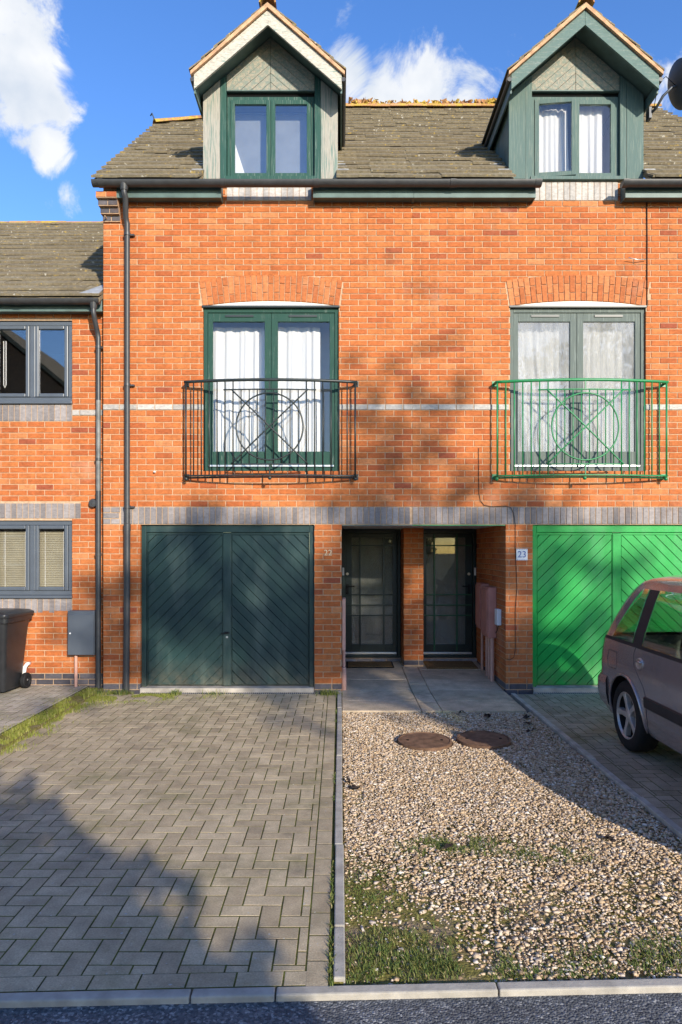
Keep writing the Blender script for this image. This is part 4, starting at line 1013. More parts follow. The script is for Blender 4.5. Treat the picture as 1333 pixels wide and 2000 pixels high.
mb = MB(); mb.tube([(-3.385, .07, .46), (-3.385, .07, .03)], .02, 12); mb.build('supply_pipe', M['pinkpipe'], houses[21], auto=40)
mb = MB(); mb.tube([(PX(57, .1), Y21 + .02, PZ(1296, .1)), (PX(57, .1), .04, PZ(1296, .1)), (PX(51, .05), .02, PZ(1302, .05)), (PX(46, 0), .0, PZ(1330, 0))], .024, 12); mb.build('overflow_pipe', M['white'], houses[21], smooth=True)
o = MB(); o.box(X21(-8), X21(7), Y21 + .16, Y21 + .2, Z21(1147), Z21(1124)); o.prism([(X21(-5), Z21(1124)), (X21(4), Z21(1124)), (X21(2), Z21(1119)), (X21(-3), Z21(1119))], Y21 + .165, Y21 + .195)
o = o.build('bottle', M['yellow'], bevel=.006); tag(o, 'small orange bottle on the sill inside the blinded window', 'bottle')
# ------------------------------------------------------------------ small fixings on the houses
t22 = text_mesh('22', .105, .006, M['brass'], 'house_number'); o = link('house_number', t22, houses[22], (PX(641), -.008, PZ(1080))); o.rotation_euler = (RAD(90), 0, 0)
px0, px1, pz0, pz1 = PX(1008.5), PX(1030.5), PZ(1094.5), PZ(1072)
mb = MB(); mb.box(px0, px1, -.012, -.0025, pz0, pz1); np_ = mb.build('number_plate', M['white'], houses[23], bevel=.002)
t23 = text_mesh('23', .115, .001, M['blueink'], 'house_number'); o = link('house_number', t23, np_, ((px0 + px1) / 2, -.0135, (pz0 + pz1) / 2)); o.rotation_euler = (RAD(90), 0, 0)
mb = MB()
for i in range(6):
    x = px0 + (px1 - px0) * (i + .25) / 6
    for z in (pz0 + .004, pz1 - .010): mb.box(x, x + (px1 - px0) / 12, -.0132, -.0125, z, z + .006)
mb.build('plate_border', M['blueink'], np_)
def cable(hs, pts, r, mat='black', name='cable'):
    mb = MB(); mb.tube(pts, r, 6); mb.build(name, M[mat], hs, smooth=True)
def W(px, py, y=-.008): return (PX(px, y), y, PZ(py, y))
cable(houses[23], [W(1264, 395), W(1264.5, 470), W(1264, 600)], .0065)
cable(houses[23], [W(1262, 507, -.03), W(1245, 507, -.05), W(1228, 503, -.06)], .005, 'silver', 'cable_hook')
cable(houses[23], [W(935, 875), W(935.5, 930), W(936, 965), W(939, 978), W(946, 987), W(960, 989, -.012), W(988, 988.5, -.012), W(998, 991, -.012), W(1004, 1003, -.012), W(1007, 1025), W(1007, 1075), W(1009, 1120), W(1010, 1150), W(1007, 1190), W(1007, 1270), W(1004, 1284), W(996, 1289), W(991, 1287)], .0034)
mb = MB(); mb.lathe([(0, 0), (.016, 0), (.013, .03), (.006, .045), (0, .046)], 10, Matrix.Translation(W(303, 922, -.001)) @ Matrix.Rotation(RAD(90), 4, 'X')); mb.build('wall_plug', M['whitepl'], houses[22])
# meter cabinets in the porch
def gas_box(hs, xw, s, y0, y1, z0, z1, pipes):
    a, b = sorted((xw, xw + s * .11)); mb = MB(); mb.box(a, b, y0, y1, z0, z1); g = mb.build('meter_cabinet', M['pink'], hs, bevel=.006)
    a, b = sorted((xw + s * .112, xw + s * .125)); mb = MB(); mb.box(a, b, y0 + .03, y1 - .03, z0 + .04, z1 - .03); mb.build('cabinet_door', M['pink'], g, bevel=.004)
    for (y, r) in pipes:
        mb = MB(); mb.tube([(xw + s * .05, y, z0 + .002), (xw + s * .05, y, zg(y) - .02)], r, 10); mb.build('supply_pipe', M['pinkpipe'], g, auto=40)
gas_box(houses[23], POR[1] - .002, -1, .50, .92, .62, 1.30, ((.88, .02), (.72, .022), (.54, .028)))
gas_box(houses[23], POR[1] - .002, -1, .96, 1.34, .68, 1.33, ((1.2, .02),))
mb = MB(); mb.box(POR[1] - .06, POR[1] - .002, .22, .36, .82, 1.03); mb.build('meter_box', M['whitepl'], houses[23], bevel=.005)
cable(houses[23], [(POR[1] - .02, .3, .82), (POR[1] - .03, .34, .74), (POR[1] - .03, .42, .70)], .006)
mb = MB(); mb.box(.030, .075, .02, .34, .52, 1.18); g = mb.build('meter_cabinet', M['pinkpipe'], houses[22], bevel=.008)
mb = MB(); mb.tube([(.052, .10, .52), (.052, .10, .30), (.052, .08, .28), (.052, .08, -.02)], [.022, .022, .035, .035], 10); mb.build('supply_pipe', M['pinkpipe'], g, auto=40)
# satellite dish
dt = thing('satellite_dish', 'dark satellite dish on a bent arm beside the grey green dormer', 'satellite dish', (3.98, .05, 7.45))
nd = Vector((.85, .05, .3)).normalized(); dc = Vector((PX(1331, -.1), -.1, PZ(165, -.1)))
T = Matrix.Translation(dc) @ nd.to_track_quat('Z', 'Y').to_matrix().to_4x4()
prof = [(0.001, -.055)] + [(r_, -.055 + .055 * (r_ / .28) ** 2) for r_ in (.07, .14, .21, .28)]
mb = MB(); mb.lathe(prof + [(.286, .004), (.28, .006)] + [(r_, -.049 + .055 * (r_ / .28) ** 2) for r_ in (.21, .14, .07, .001)], 32, T); mb.build('reflector', M['dish'], dt, smooth=True)
bkp = T @ Vector((0, 0, -.07)); mb = MB(); mb.tube([(3.985, .08, 7.40), (4.02, -.02, 7.42), (4.07, -.10, 7.52), tuple(bkp - nd * .06), tuple(bkp)], .017, 8); mb.build('arm', M['dish'], dt, smooth=True)
mb = MB(); mb.box(3.955, 3.99, .03, .13, 7.33, 7.47); mb.build('bracket', M['dish'], dt)
mb = MB(); mb.tube([T @ Vector((0, -.27, -.01)), T @ Vector((0, -.22, .2)), T @ Vector((0, -.06, .32))], .010, 8); mb.tube([T @ Vector((0, -.06, .32)), T @ Vector((0, -.04, .26))], .03, 10); mb.build('feed_arm', M['dish'], dt)
mb = MB(); mb.tube([tuple(bkp), (4.13, -.05, 7.80), (4.06, -.02, 7.75), (4.03, 0, 7.60), (4.01, .02, 7.45)], .005, 6); mb.build('cable', M['black'], dt, smooth=True)
# ------------------------------------------------------------------ ground, drives, road
def yk(x): return -5.985 + .035 * (x + 1.39)          # house-side edge of the road kerb
def sheet(name, x0, x1, y0, y1, z, mat):
    mb = MB(); mb.add([(x0, y0, z), (x1, y0, z), (x1, y1, z), (x0, y1, z)], [(0, 1, 2, 3)]); return structure(mb.build(name, M[mat]))
sheet('ground', -400, 400, -400, 400, -.14, 'ground')
mb = MB(); mb.add([(-80, yk(-80) - .03, -.028), (80, yk(80) - .03, -.028), (80, -13.5 + 2.8, -.028), (-80, -13.5 - 2.8, -.028)], [(0, 3, 2, 1)]); structure(mb.build('road', M['asphalt']))
PV = {}
TOP = lambda zt: (lambda u, w, v: (u, v, zt - w))
def paver_mesh(w, h, k, mat):
    key = (w, h, k, mat)
    if key not in PV:
        mb = MB(); mb.prism([(-w/2, -h/2), (-w/2, h/2), (w/2, h/2), (w/2, -h/2)], 0, .05, (k + .5) / 10, 0, TOP(0), .003, .001); PV[key] = mb.mesh('paver', M[mat])
    return PV[key]
def driveway(name, x0, x1, ytop, mat, cap, z=0.0, border_right=False, border_left=False, ox=0, oy=0):
    mb = MB(); mb.add([(x0 - .01, yk(x0), z - .0016), (x1 + .015, yk(x1), z - .0016), (x1 + .015, ytop, z - .0016), (x0 - .01, ytop, z - .0016)], [(0, 1, 2, 3)])
    dr = structure(mb.build(name, M['bed'])); g = .0040; P = []
    u = .1005; xi0, xi1 = x0, x1
    if border_right:
        xi1 = x1 - u; y = ytop
        while y > yk(x1) + .1: P.append([(xi1 + g, y - 2 * u + g), (x1 - g, y - 2 * u + g), (x1 - g, y - g), (xi1 + g, y - g)]); y -= 2 * u
    if border_left:
        xi0 = x0 + u; y = ytop
        while y > yk(x0) + .1: P.append([(x0 + g, y - 2 * u + g), (xi0 - g, y - 2 * u + g), (xi0 - g, y - g), (x0 + g, y - g)]); y -= 2 * u
    x = x0
    while x < xi1 - .02:                      # stretcher row along the road kerb
        xe = min(x + 2 * u, x1); P.append([(x + g, yk(x) + .006), (xe - g, yk(xe) + .006), (xe - g, yk(xe) + u), (x + g, yk(x) + u)]); x = xe
    i0, i1 = math.floor((xi0 - ox) / u) - 1, math.ceil((xi1 - ox) / u) + 1; j0, j1 = math.floor((yk(x0) - .2 - oy) / u) - 1, math.ceil((ytop - oy) / u) + 1
    full = []
    for i in range(i0, i1):
        for j in range(j0, j1):
            m_ = (i - j) % 4
            if m_ == 0: r = (i, j, i + 2, j + 1)
            elif m_ == 3: r = (i, j, i + 1, j + 2)
            else: continue
            a, b, c, d = ox + r[0] * u + g, oy + r[1] * u + g, ox + r[2] * u - g, oy + r[3] * u - g
            if a >= xi0 and c <= xi1 and d <= ytop and b > max(yk(a), yk(c)) + u + g: full.append((a, b, c, d)); continue
            q = [(a, b), (c, b), (c, d), (a, d)]
            q = clip(q, -1, 0, -(xi0 + g)); q = clip(q, 1, 0, xi1 - g) if len(q) > 2 else q; q = clip(q, 0, 1, ytop) if len(q) > 2 else q
            q = clip(q, .035, -1, -(yk(0) + u + g)) if len(q) > 2 else q
            if len(q) > 2:
                ar = abs(sum(q[k][0] * q[(k + 1) % len(q)][1] - q[(k + 1) % len(q)][0] * q[k][1] for k in range(len(q)))) / 2
                if ar > .0008: P.append(q)
    full.sort(key=lambda r: ((r[0] + r[2]) / 2) ** 2 + ((r[1] + r[3]) / 2 + D) ** 2)
    inview = [r for r in full if abs((r[0] + r[2]) / 2 + .0) < .50 * ((r[1] + r[3]) / 2 + D)]
    sel = set(inview[:cap]); rest = MB()
    for r in full:
        w, h = round(r[2] - r[0], 4), round(r[3] - r[1], 4); dz = random.uniform(-.0006, .0008)
        if r in sel:
            o = link('paver', paver_mesh(w, h, random.randrange(10), mat), dr, ((r[0] + r[2]) / 2, (r[1] + r[3]) / 2, z + dz)); o.rotation_euler = (random.uniform(-.002, .002), random.uniform(-.002, .002), random.uniform(-.012, .012))
        else: rest.prism([(r[0], r[1]), (r[0], r[3]), (r[2], r[3]), (r[2], r[1])], 0, .05, random.random(), 0, TOP(z + dz), .003, .001)
    for q in P: rest.prism(q[::-1], 0, .05, random.random(), 0, TOP(z + random.uniform(-.0006, .0008)), .003, .001)
    rest.build('paver', M[mat], dr, kind='stuff')
    return dr
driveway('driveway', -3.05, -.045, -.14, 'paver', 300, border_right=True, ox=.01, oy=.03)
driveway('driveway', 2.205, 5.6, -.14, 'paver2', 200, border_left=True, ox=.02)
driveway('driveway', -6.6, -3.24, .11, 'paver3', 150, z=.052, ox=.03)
mb = MB(); mb.box(-3.25, -3.03, yk(-3), .11, -.1, .03); structure(mb.build('verge_soil', M['soil']))
# edging kerbs
def edging(name, x0, x1, y0, y1, z, step, mat='concrete'):
    k = structure(MB().box(x0 + .004, x1 - .004, y0, y1, -.1, z - .02).build(name, M['soil'])); y = y1
    while y > y0 + .02:
        ye = max(y0, y - step); mb = MB(); j = random.uniform(-.004, .004); mb.box(x0 + j, x1 + j, ye + .003, y - .003, -.09, z + random.uniform(-.004, .004)); mb.build('kerb_stone', M[mat], k, bevel=.006); y = ye
edging('edging', -.030, .020, yk(0) + .03, -.02, .012, .915)
edging('edging', 2.148, 2.200, yk(2.2) + .02, -.12, .012, .915)
kb = structure(MB().box(-8, -7.9, yk(-8) - .05, yk(-8), -.1, -.05).build('kerb', M['concrete']))
xs = [-8.0, -7.1, -6.2, -5.3, -4.35, -3.42, -2.5, -1.53, -.605, -.262, .652, 1.6, 2.5, 3.4, 4.3, 5.2, 6.1, 7.0]
for a, b in zip(xs, xs[1:]):
    mb = MB(); V = []
    for (x, e) in ((a + .003, 0), (b - .003, 0)):
        for (y, z_) in ((yk(x) - .056, -.1), (yk(x) - .002, -.1), (yk(x) - .002, .002), (yk(x) - .056, .0)): V.append((x, y, z_))
    mb.add(V, [(0, 1, 2, 3), (7, 6, 5, 4), (0, 4, 5, 1), (1, 5, 6, 2), (2, 6, 7, 3), (3, 7, 4, 0)]); mb.build('kerb_stone', M['concrete'], kb, bevel=.007)
# porch paving slabs
pt = structure(MB().box(.03, 2.13, -1.06, PD, -.1, -.06).build('path', M['soil']))
for (xa, xb) in ((.025, .92), (.92, 1.15), (1.15, 2.10)):
    ys = [-1.06, -.52, .06, .64, 1.24, 1.80] if xa != .92 else [-1.06, -.58, -.1, .38, .86, 1.34, 1.8]
    for ya, yb in zip(ys, ys[1:]):
        g = .004; mb = MB(); dz = random.uniform(-.003, .003); zt = lambda y: zg(y) + .006 + dz
        mb.add([(xa + g, ya + g, -.05), (xb - g, ya + g, -.05), (xb - g, yb - g, -.05), (xa + g, yb - g, -.05), (xa + g, ya + g, zt(ya)), (xb - g, ya + g, zt(ya)), (xb - g, yb - g, zt(yb)), (xa + g, yb - g, zt(yb))],
               [(0, 3, 2, 1), (4, 5, 6, 7), (0, 1, 5, 4), (1, 2, 6, 5), (2, 3, 7, 6), (3, 0, 4, 7)], random.random()); mb.build('slab', M['slab'], pt, bevel=.005)
# drain channels before the garages
for n, lb in ((22, 'narrow slotted drain channel along the dark green garage threshold'), (23, 'narrow slotted drain channel along the bright green garage threshold')):
    x0, x1 = GX[n][0] + .02, GX[n][1] + .06
    t = thing('drain_channel', lb, 'drain', ((x0 + x1) / 2, -.08, 0), 'garage drains'); mb = MB(); mb.box(x0, x1, -.135, -.04, -.06, -.001); mb.build('channel', M['concrete'], t, bevel=.003)
    mb = MB(); x = x0 + .02
    while x < x1 - .03: mb.box(x, x + .012, -.112, -.062, -.004, .0008); x += .026
    mb.build('slot', M['blackhole'], t, kind='stuff')
# ------------------------------------------------------------------ manhole covers, mats
for i, (px, py, lb) in enumerate(((830, 1446, 'rusty round manhole cover with worn tan centre in the gravel'), (945, 1443, 'darker brown round manhole cover in gravel next to the drive edging'))):
    s = (py - VY) / 1.79; cx, cy = (px - VX) / s, F / s - D
    t = thing('manhole_cover', lb, 'manhole cover', (cx, cy, 0), 'manhole covers in the gravel')
    T = Matrix.Translation((cx, cy, .0)) @ Matrix.Rotation(RAD(2.0), 4, 'X')
    mb = MB(); mb.lathe([(.235, -.04), (.252, -.04), (.252, .016), (.236, .018), (.234, .006)], 40, T); mb.build('rim', M['rust'], t, auto=40)
    mb = MB(); mb.lathe([(0, .016), (.05, .0155), (.1, .014), (.232, .012), (.232, -.03)], 40, T); mb.build('lid', M['rust'], t, auto=40)
    mb = MB()
    for k in (-1, 1): mb.lathe([(0, .0165), (.014, .0165), (.014, .013)], 10, T @ Matrix.Translation((k * .16, 0, 0)))
    mb.build('lifting_hole', M['blackhole'], t)
def mat_thing(x0, x1, y0, y1, lb, rim):
    za = zg(y0) + .012; t = thing('door_mat', lb, 'door mat', ((x0 + x1) / 2, (y0 + y1) / 2, za)); 
    def slab(a, b, c, d, h, nm, mt):
        mb = MB(); mb.add([(a, c, zg(c) + .009), (b, c, zg(c) + .009), (b, d, zg(d) + .009), (a, d, zg(d) + .009), (a, c, zg(c) + h), (b, c, zg(c) + h), (b, d, zg(d) + h), (a, d, zg(d) + h)], [(0, 3, 2, 1), (4, 5, 6, 7), (0, 1, 5, 4), (1, 2, 6, 5), (2, 3, 7, 6), (3, 0, 4, 7)]); mb.build(nm, M[mt], t, bevel=.003)
    slab(x0, x1, y0, y1, .020, 'backing', 'matrim' if rim else 'mat'); slab(x0 + .025, x1 - .025, y0 + .025, y1 - .025, .028, 'pile', 'mat')
mat_thing(.10, .80, 1.32, 1.72, 'brown coir door mat with black rim at door 22', True)
mat_thing(1.27, 2.02, 1.25, 1.75, 'larger plain brown door mat at door 23', False)
# ------------------------------------------------------------------ gravel
N = 82000
xs_ = np.random.uniform(.03, 2.14, N); ys_ = np.random.uniform(-6.0, -1.07, N)
ok = ys_ > (-5.985 + .035 * (xs_ + 1.39)) + .01
for (px, py) in ((830, 1446), (945, 1443)):
    s = (py - VY) / 1.79; ok &= (xs_ - (px - VX) / s) ** 2 + (ys_ - (F / s - D)) ** 2 > .262 ** 2
dens = np.array([mnoise.noise((x * 1.7, y * 1.7, 5)) for x, y in zip(xs_, ys_)])
front = np.clip((-ys_ - 3.9) / 1.7, 0, 1); left = np.clip((1.3 - xs_) / 1.2, 0, 1)
bare = front * (.50 + .66 * left) + .75 * dens - .14
ok &= np.random.rand(N) > np.clip(bare, 0, .88)
xs_, ys_, bare = xs_[ok], ys_[ok], bare[ok]; N = len(xs_)
cube = np.array([(-1, -1, -1), (1, -1, -1), (1, 1, -1), (-1, 1, -1), (-1, -1, 1), (1, -1, 1), (1, 1, 1), (-1, 1, 1)], float) * .62
V = cube[None] + np.random.uniform(-.28, .28, (N, 8, 3))
size = np.random.lognormal(math.log(.0083), .40, N); size = np.clip(size, .005, .021)
V *= size[:, None, None] * np.random.uniform(.7, 1.25, (N, 1, 3))
V[:, :, 2] *= .62
def rotm(n):
    q = np.random.normal(size=(n, 4)); q /= np.linalg.norm(q, axis=1)[:, None]; w, x, y, z = q.T
    return np.stack([np.stack([1-2*(y*y+z*z), 2*(x*y-z*w), 2*(x*z+y*w)], -1), np.stack([2*(x*y+z*w), 1-2*(x*x+z*z), 2*(y*z-x*w)], -1), np.stack([2*(x*z-y*w), 2*(y*z+x*w), 1-2*(x*x+y*y)], -1)], 1)
V = np.einsum('nij,nkj->nki', rotm(N), V); V[:, :, 2] *= .5
V += np.stack([xs_, ys_, -.020 + np.random.uniform(0, .009, N) - np.clip(bare, 0, 1) * .008], -1)[:, None, :]
Fq = np.array([(0, 3, 2, 1), (4, 5, 6, 7), (0, 1, 5, 4), (1, 2, 6, 5), (2, 3, 7, 6), (3, 0, 4, 7)])
Fa = (Fq[None] + (np.arange(N) * 8)[:, None, None]).reshape(-1, 4)
def np_mesh(name, V, Fa, rnd, mat):
    k = Fa.shape[1]; me = bpy.data.meshes.new(name); me.vertices.add(len(V)); me.vertices.foreach_set('co', V.astype(np.float32).ravel())
    me.loops.add(Fa.size); me.loops.foreach_set('vertex_index', Fa.ravel().astype(np.int32)); me.polygons.add(len(Fa))
    me.polygons.foreach_set('loop_start', np.arange(0, Fa.size, k, dtype=np.int32)); me.update(calc_edges=True)
    at = me.attributes.new('rnd', 'FLOAT', 'FACE'); at.data.foreach_set('value', rnd.astype(np.float32)); me.materials.append(mat); return me
o = link('gravel', np_mesh('gravel', V.reshape(-1, 3), Fa, np.repeat(np.random.rand(N), 6), M['gravel'])); o['kind'] = 'stuff'; o.data.polygons.foreach_set('use_smooth', [True] * len(o.data.polygons)); o['label'] = 'pale brown flint gravel between the two drives'; o['category'] = 'gravel'
mb = MB(); nx, ny = 40, 90; 
for j in range(ny + 1):
    for i in range(nx + 1):
        x = .019 + 2.131 * i / nx; y = -1.06 + (yk(x) + 1.061) * j / ny; mb.V.append((x, y, -.026 + .012 * mnoise.noise((x * 3, y * 3, 1))))
for j in range(ny):
    for i in range(nx): a = j * (nx + 1) + i; mb.F.append([a, a + nx + 1, a + nx + 2, a + 1]); mb.R.append(.5); mb.M.append(0)
structure(mb.build('gravel_bed', M['soil'], smooth=True))
# ------------------------------------------------------------------ grass and weeds
def blades(pts, name, mat, label, hmin, hmax, width=.0035, lean=.6):
    P = np.array(pts); n = len(P); h = np.random.uniform(hmin, hmax, n) * (P[:, 3] if P.shape[1] > 3 else 1); a = np.random.uniform(0, 2 * math.pi, n)
    d = np.stack([np.cos(a), np.sin(a), np.zeros(n)], -1); sd = np.stack([-np.sin(a), np.cos(a), np.zeros(n)], -1) * width * np.random.uniform(.6, 1.3, (n, 1))
    l = (np.random.uniform(.1, lean, n) * h)[:, None]; base = P[:, :3]; up = np.array([0, 0, 1.0])
    V = np.stack([base - sd, base + sd, base + d * l * .35 + up * (h * .6)[:, None] + sd * .75, base + d * l * .35 + up * (h * .6)[:, None] - sd * .75,
                  base + d * l + up * (h * .92)[:, None] + sd * .1, base + d * l + up * (h * .92)[:, None] - sd * .1], 1)
    Fa = (np.array([(0, 1, 2, 3), (3, 2, 4, 5)])[None] + (np.arange(n) * 6)[:, None, None]).reshape(-1, 4)
    r = np.clip(np.random.normal(.5, .22, n), 0, 1)
    o = link(name, np_mesh(name, V.reshape(-1, 3), Fa, np.repeat(r, 2), M[mat])); o['kind'] = 'stuff'; o['label'] = label; o['category'] = 'grass'; return o
R = random.uniform; G = []
for i in range(22000):
    y = -.02 - 6.0 * random.random() ** 1.0; w = .10 + .10 * abs(mnoise.noise((0, y * 2.2, 0))); x = -3.14 + random.gauss(0, w)
    if y > -1.4: x += R(0, .25) * (1 + y / 1.4)
    if mnoise.noise((x * 5, y * 5, 7)) < -.12 + .5 * max(0, abs(x + 3.14) - .14): continue
    G.append((x, y, .0 if x > -3.03 else .03, 1.0))
for i in range(9000):                                 # mossy grass creeping along the wall foot
    x = -3.1 + abs(random.gauss(0, .62)); y = -.15 - abs(random.gauss(0, .22)) * (1.2 - (x + 3.1) * .35)
    if x > -.9 or mnoise.noise((x * 3.5, y * 3.5, 2)) < .02: continue
    G.append((x, y, 0, .5))
blades(G, 'grass_verge', 'grass_y', 'bright yellow green grass strip between the two left drives', .015, .048, .0026)
G = []
def patch(px, py, rx, ry, n, hs=1.0):
    s = (py - VY) / 1.8; cx, cy = (px - VX) / s, F / s - D
    for i in range(int(n * .8)):
        x, y = cx + random.gauss(0, rx), cy + random.gauss(0, ry)
        if x < .03 or x > 2.14 or y < yk(x) + .012 or y > -1.1: continue
        if mnoise.noise((x * 6, y * 6, 4)) < -.15: continue
        G.append((x, y, -.02, hs))
for a in ((900, 1645, .15, .07, 2600, .8), (850, 1652, .12, .06, 1100, .6), (1060, 1665, .13, .06, 2000, .7), (1250, 1845, .17, .08, 1900, .7), (1180, 1860, .10, .08, 500, .7), (1310, 1880, .12, .07, 600, .8),
          (1120, 1880, .12, .04, 300, .6), (960, 1880, .16, .05, 1300, .8), (900, 1870, .12, .06, 500, .8), (760, 1850, .17, .13, 2200, .8), (700, 1870, .09, .08, 500, .9), (840, 1880, .1, .05, 450, .9), (720, 1760, .12, .18, 1400, .5), (780, 1710, .2, .16, 1400, .45),
          (690, 1680, .05, .15, 300, .4), (705, 1560, .03, .05, 60, .5), (690, 1500, .03, .05, 60, .6), (1000, 1770, .06, .06, 120, .5), (1010, 1690, .05, .05, 80, .5), (1050, 1900, .3, .02, 500, .7), (800, 1905, .25, .02, 400, .8)): patch(*a)
blades(G, 'grass_tuft', 'grass', 'green grass and weeds sprouting through the gravel', .010, .034, .0022, 1.6)
G = []
for i in range(2600):
    y = R(-5.95, -.2); x = -.038 + random.gauss(0, .007)
    if mnoise.noise((9, y * 2.5, 0)) < .05 - (.3 if y < -5 else 0): continue
    G.append((x, y, -.01, .3 if y > -5 else .4))
for (px, n, sp) in ((640, 260, .07), (350, 120, .05), (420, 60, .08), (250, 120, .06), (205, 200, .05)):
    for i in range(n): G.append((PX(px) + random.gauss(0, sp), -.14 - abs(random.gauss(0, .05)), 0, 1.0))
for i in range(9000):
    x, y = R(-3.0, -.1), R(-5.9, -.2); u = .1005; fx = ((x - .01) / u) % 1; fy = ((y - .03) / u) % 1
    if min(fx, 1 - fx, fy, 1 - fy) > .05: continue
    i_, j_ = math.floor((x - .01) / u), math.floor((y - .03) / u)
    if mnoise.noise((x * 1.2, y * 1.2, 8)) < .0: continue
    G.append((x, y, -.012, .12))
blades(G, 'weed', 'grass', 'small weeds and moss in the joints of the grey block drive', .03, .09, .003, .8)
mb = MB()
for (px, py, k) in ((902, 1390, 3), (955, 1397, 7), (1025, 1398, 5), (1032, 1412, 4), (1040, 1425, 3), (683, 1525, 5), (690, 1535, 3), (1195, 1640, 4), (870, 1655, 2), (420, 1350, 2), (300, 1349, 2)):
    s = (py - VY) / 1.79; cx, cy = (px - VX) / s, F / s - D
    for i in range(k):
        c = Vector((cx + random.gauss(0, .03), cy + random.gauss(0, .025), R(.0, .015))); a = R(0, 6.28); L = R(.025, .05); d = Vector((math.cos(a), math.sin(a), R(-.2, .4))) * L; e = Vector((-math.sin(a), math.cos(a), R(-.3, .5))) * L * .45
        mb.add([c - d, c - e * .9, c + d * .3 - e, c + d, c + d * .3 + e, c + e + Vector((0, 0, .012))], [(0, 1, 2, 5), (2, 3, 4, 5)], random.random())
o = mb.build('leaf_litter', M['matrim'], kind='stuff'); o['label'] = 'scraps of dark fallen leaves on the gravel'; o['category'] = 'leaves'
# ------------------------------------------------------------------ wheelie bin
bt = thing('wheelie_bin', 'black plastic wheelie bin standing against the house with anthracite windows', 'bin', (-4.24, -.2, .052))
def rrect(w, d, r, z, n=5):
    P = []
    for (sx, sy, a0) in ((1, 1, 0), (-1, 1, 90), (-1, -1, 180), (1, -1, 270)):
        for k in range(n + 1):
            a = RAD(a0 + 90 * k / n); P.append((sx * (w / 2 - r) + r * math.cos(a), sy * (d / 2 - r) + r * math.sin(a), z))
    return P
BT = Matrix.Translation((-4.24, -.215, .055)) @ Matrix.Rotation(RAD(-4), 4, 'Z')
def loft(mb, rings, T, capb=True, capt=True):
    b = len(mb.V); n = len(rings[0])
    for rg in rings:
        for p in rg: mb.V.append(tuple(T @ Vector(p)))
    for i in range(len(rings) - 1):
        for k in range(n): mb.F.append([b + i * n + k, b + i * n + (k + 1) % n, b + (i + 1) * n + (k + 1) % n, b + (i + 1) * n + k]); mb.R.append(.5); mb.M.append(0)
    if capb: mb.F.append([b + k for k in reversed(range(n))]); mb.R.append(.5); mb.M.append(0)
    if capt: mb.F.append([b + (len(rings) - 1) * n + k for k in range(n)]); mb.R.append(.5); mb.M.append(0)
def sh(ring, dx, dy): return [(x + dx, y + dy, z) for x, y, z in ring]
mb = MB(); loft(mb, [sh(rrect(.38, .40, .04, .03), 0, .0), sh(rrect(.40, .43, .045, .12), 0, 0), rrect(.50, .57, .05, .80), rrect(.52, .59, .05, .86), rrect(.565, .64, .05, .87), rrect(.57, .645, .05, .93)], BT); mb.build('body', M['bin'], bt, auto=35)
mb = MB(); loft(mb, [rrect(.60, .68, .06, .932), rrect(.61, .69, .06, .96), rrect(.60, .68, .06, .975), rrect(.52, .60, .06, .998), rrect(.35, .40, .06, 1.01)], BT); mb.build('lid', M['bin'], bt, auto=35)
mb = MB(); mb.tube([BT @ Vector(p) for p in ((-.24, .33, .94), (-.24, .41, .97), (.24, .41, .97), (.24, .33, .94))], .016, 8); mb.build('handle', M['bin'], bt, smooth=True)
mb = MB(); mb.tube([BT @ Vector((-.27, .20, .105)), BT @ Vector((.27, .20, .105))], .012, 8); mb.build('axle', M['silver'], bt)
for s in (-1, 1):
    T = BT @ Matrix.Translation((s * .245, .20, .097)) @ Matrix.Rotation(RAD(90), 4, 'Y')
    mb = MB(); mb.lathe([(.06, -.03), (.09, -.03), (.099, -.018), (.099, .018), (.09, .03), (.06, .03), (.055, .016), (.02, .02), (0, .022)], 24, T); mb.lathe([(.06, -.03), (.0, -.03)], 24, T); mb.build('wheel', M['black'], bt, auto=35)
# ------------------------------------------------------------------ car
CX, CR = 3.43, -1.78
ct = thing('parked_car', 'mauve grey people carrier parked before the bright green garage', 'car', (CX, CR - 2.1, 0))
def interp(tab, x):
    if x <= tab[0][0]: return tab[0][1]
    for (a, b), (c, d) in zip(tab, tab[1:]):
        if x <= c:
            t = (x - a) / (c - a); return b + (d - b) * t
    return tab[-1][1]
HW = [(.15, .76), (.22, .80), (.32, .842), (.45, .862), (.58, .872), (.75, .874), (.9, .862), (.98, .848), (1.05, .832), (1.2, .785), (1.35, .735), (1.45, .695), (1.52, .655), (1.56, .60)]
UR = [(.15, .12), (.25, .06), (.33, .01), (.45, .0), (.58, .01), (.64, .05), (.80, .055), (.95, .085), (1.1, .16), (1.25, .25), (1.38, .345), (1.48, .45), (1.53, .54), (1.56, .66)]
UF = [(.15, 4.12), (.25, 4.22), (.45, 4.28), (.65, 4.25), (.78, 4.1), (.88, 3.85), (.97, 3.50), (1.03, 3.30), (1.25, 2.98), (1.45, 2.66), (1.53, 2.50), (1.56, 2.36)]
RC, RF = .26, .35; PW = 2.6
WHU = (.80, 3.50); WR = .315
def carpt(kind, p, z, side):
    hw, ur, uf = interp(HW, z), interp(UR, z), interp(UF, z)
    if kind == 'rear':
        th = p * math.pi / 2; x = hw * math.sin(th) ** (2 / PW); u = ur + RC * (1 - math.cos(th) ** (2 / PW))
    elif kind == 'side': x = hw; u = min(max(p, ur + RC), uf - RF)
    else:
        th = p * math.pi / 2; x = hw * math.sin(th) ** (2 / PW); u = uf - RF * (1 - math.cos(th) ** (2 / PW))
    if kind == 'side' and p < ur + RC: x = hw
    return Vector((CX + side * x, CR - u, z))
cols = [('rear', i / 14) for i in range(14)]
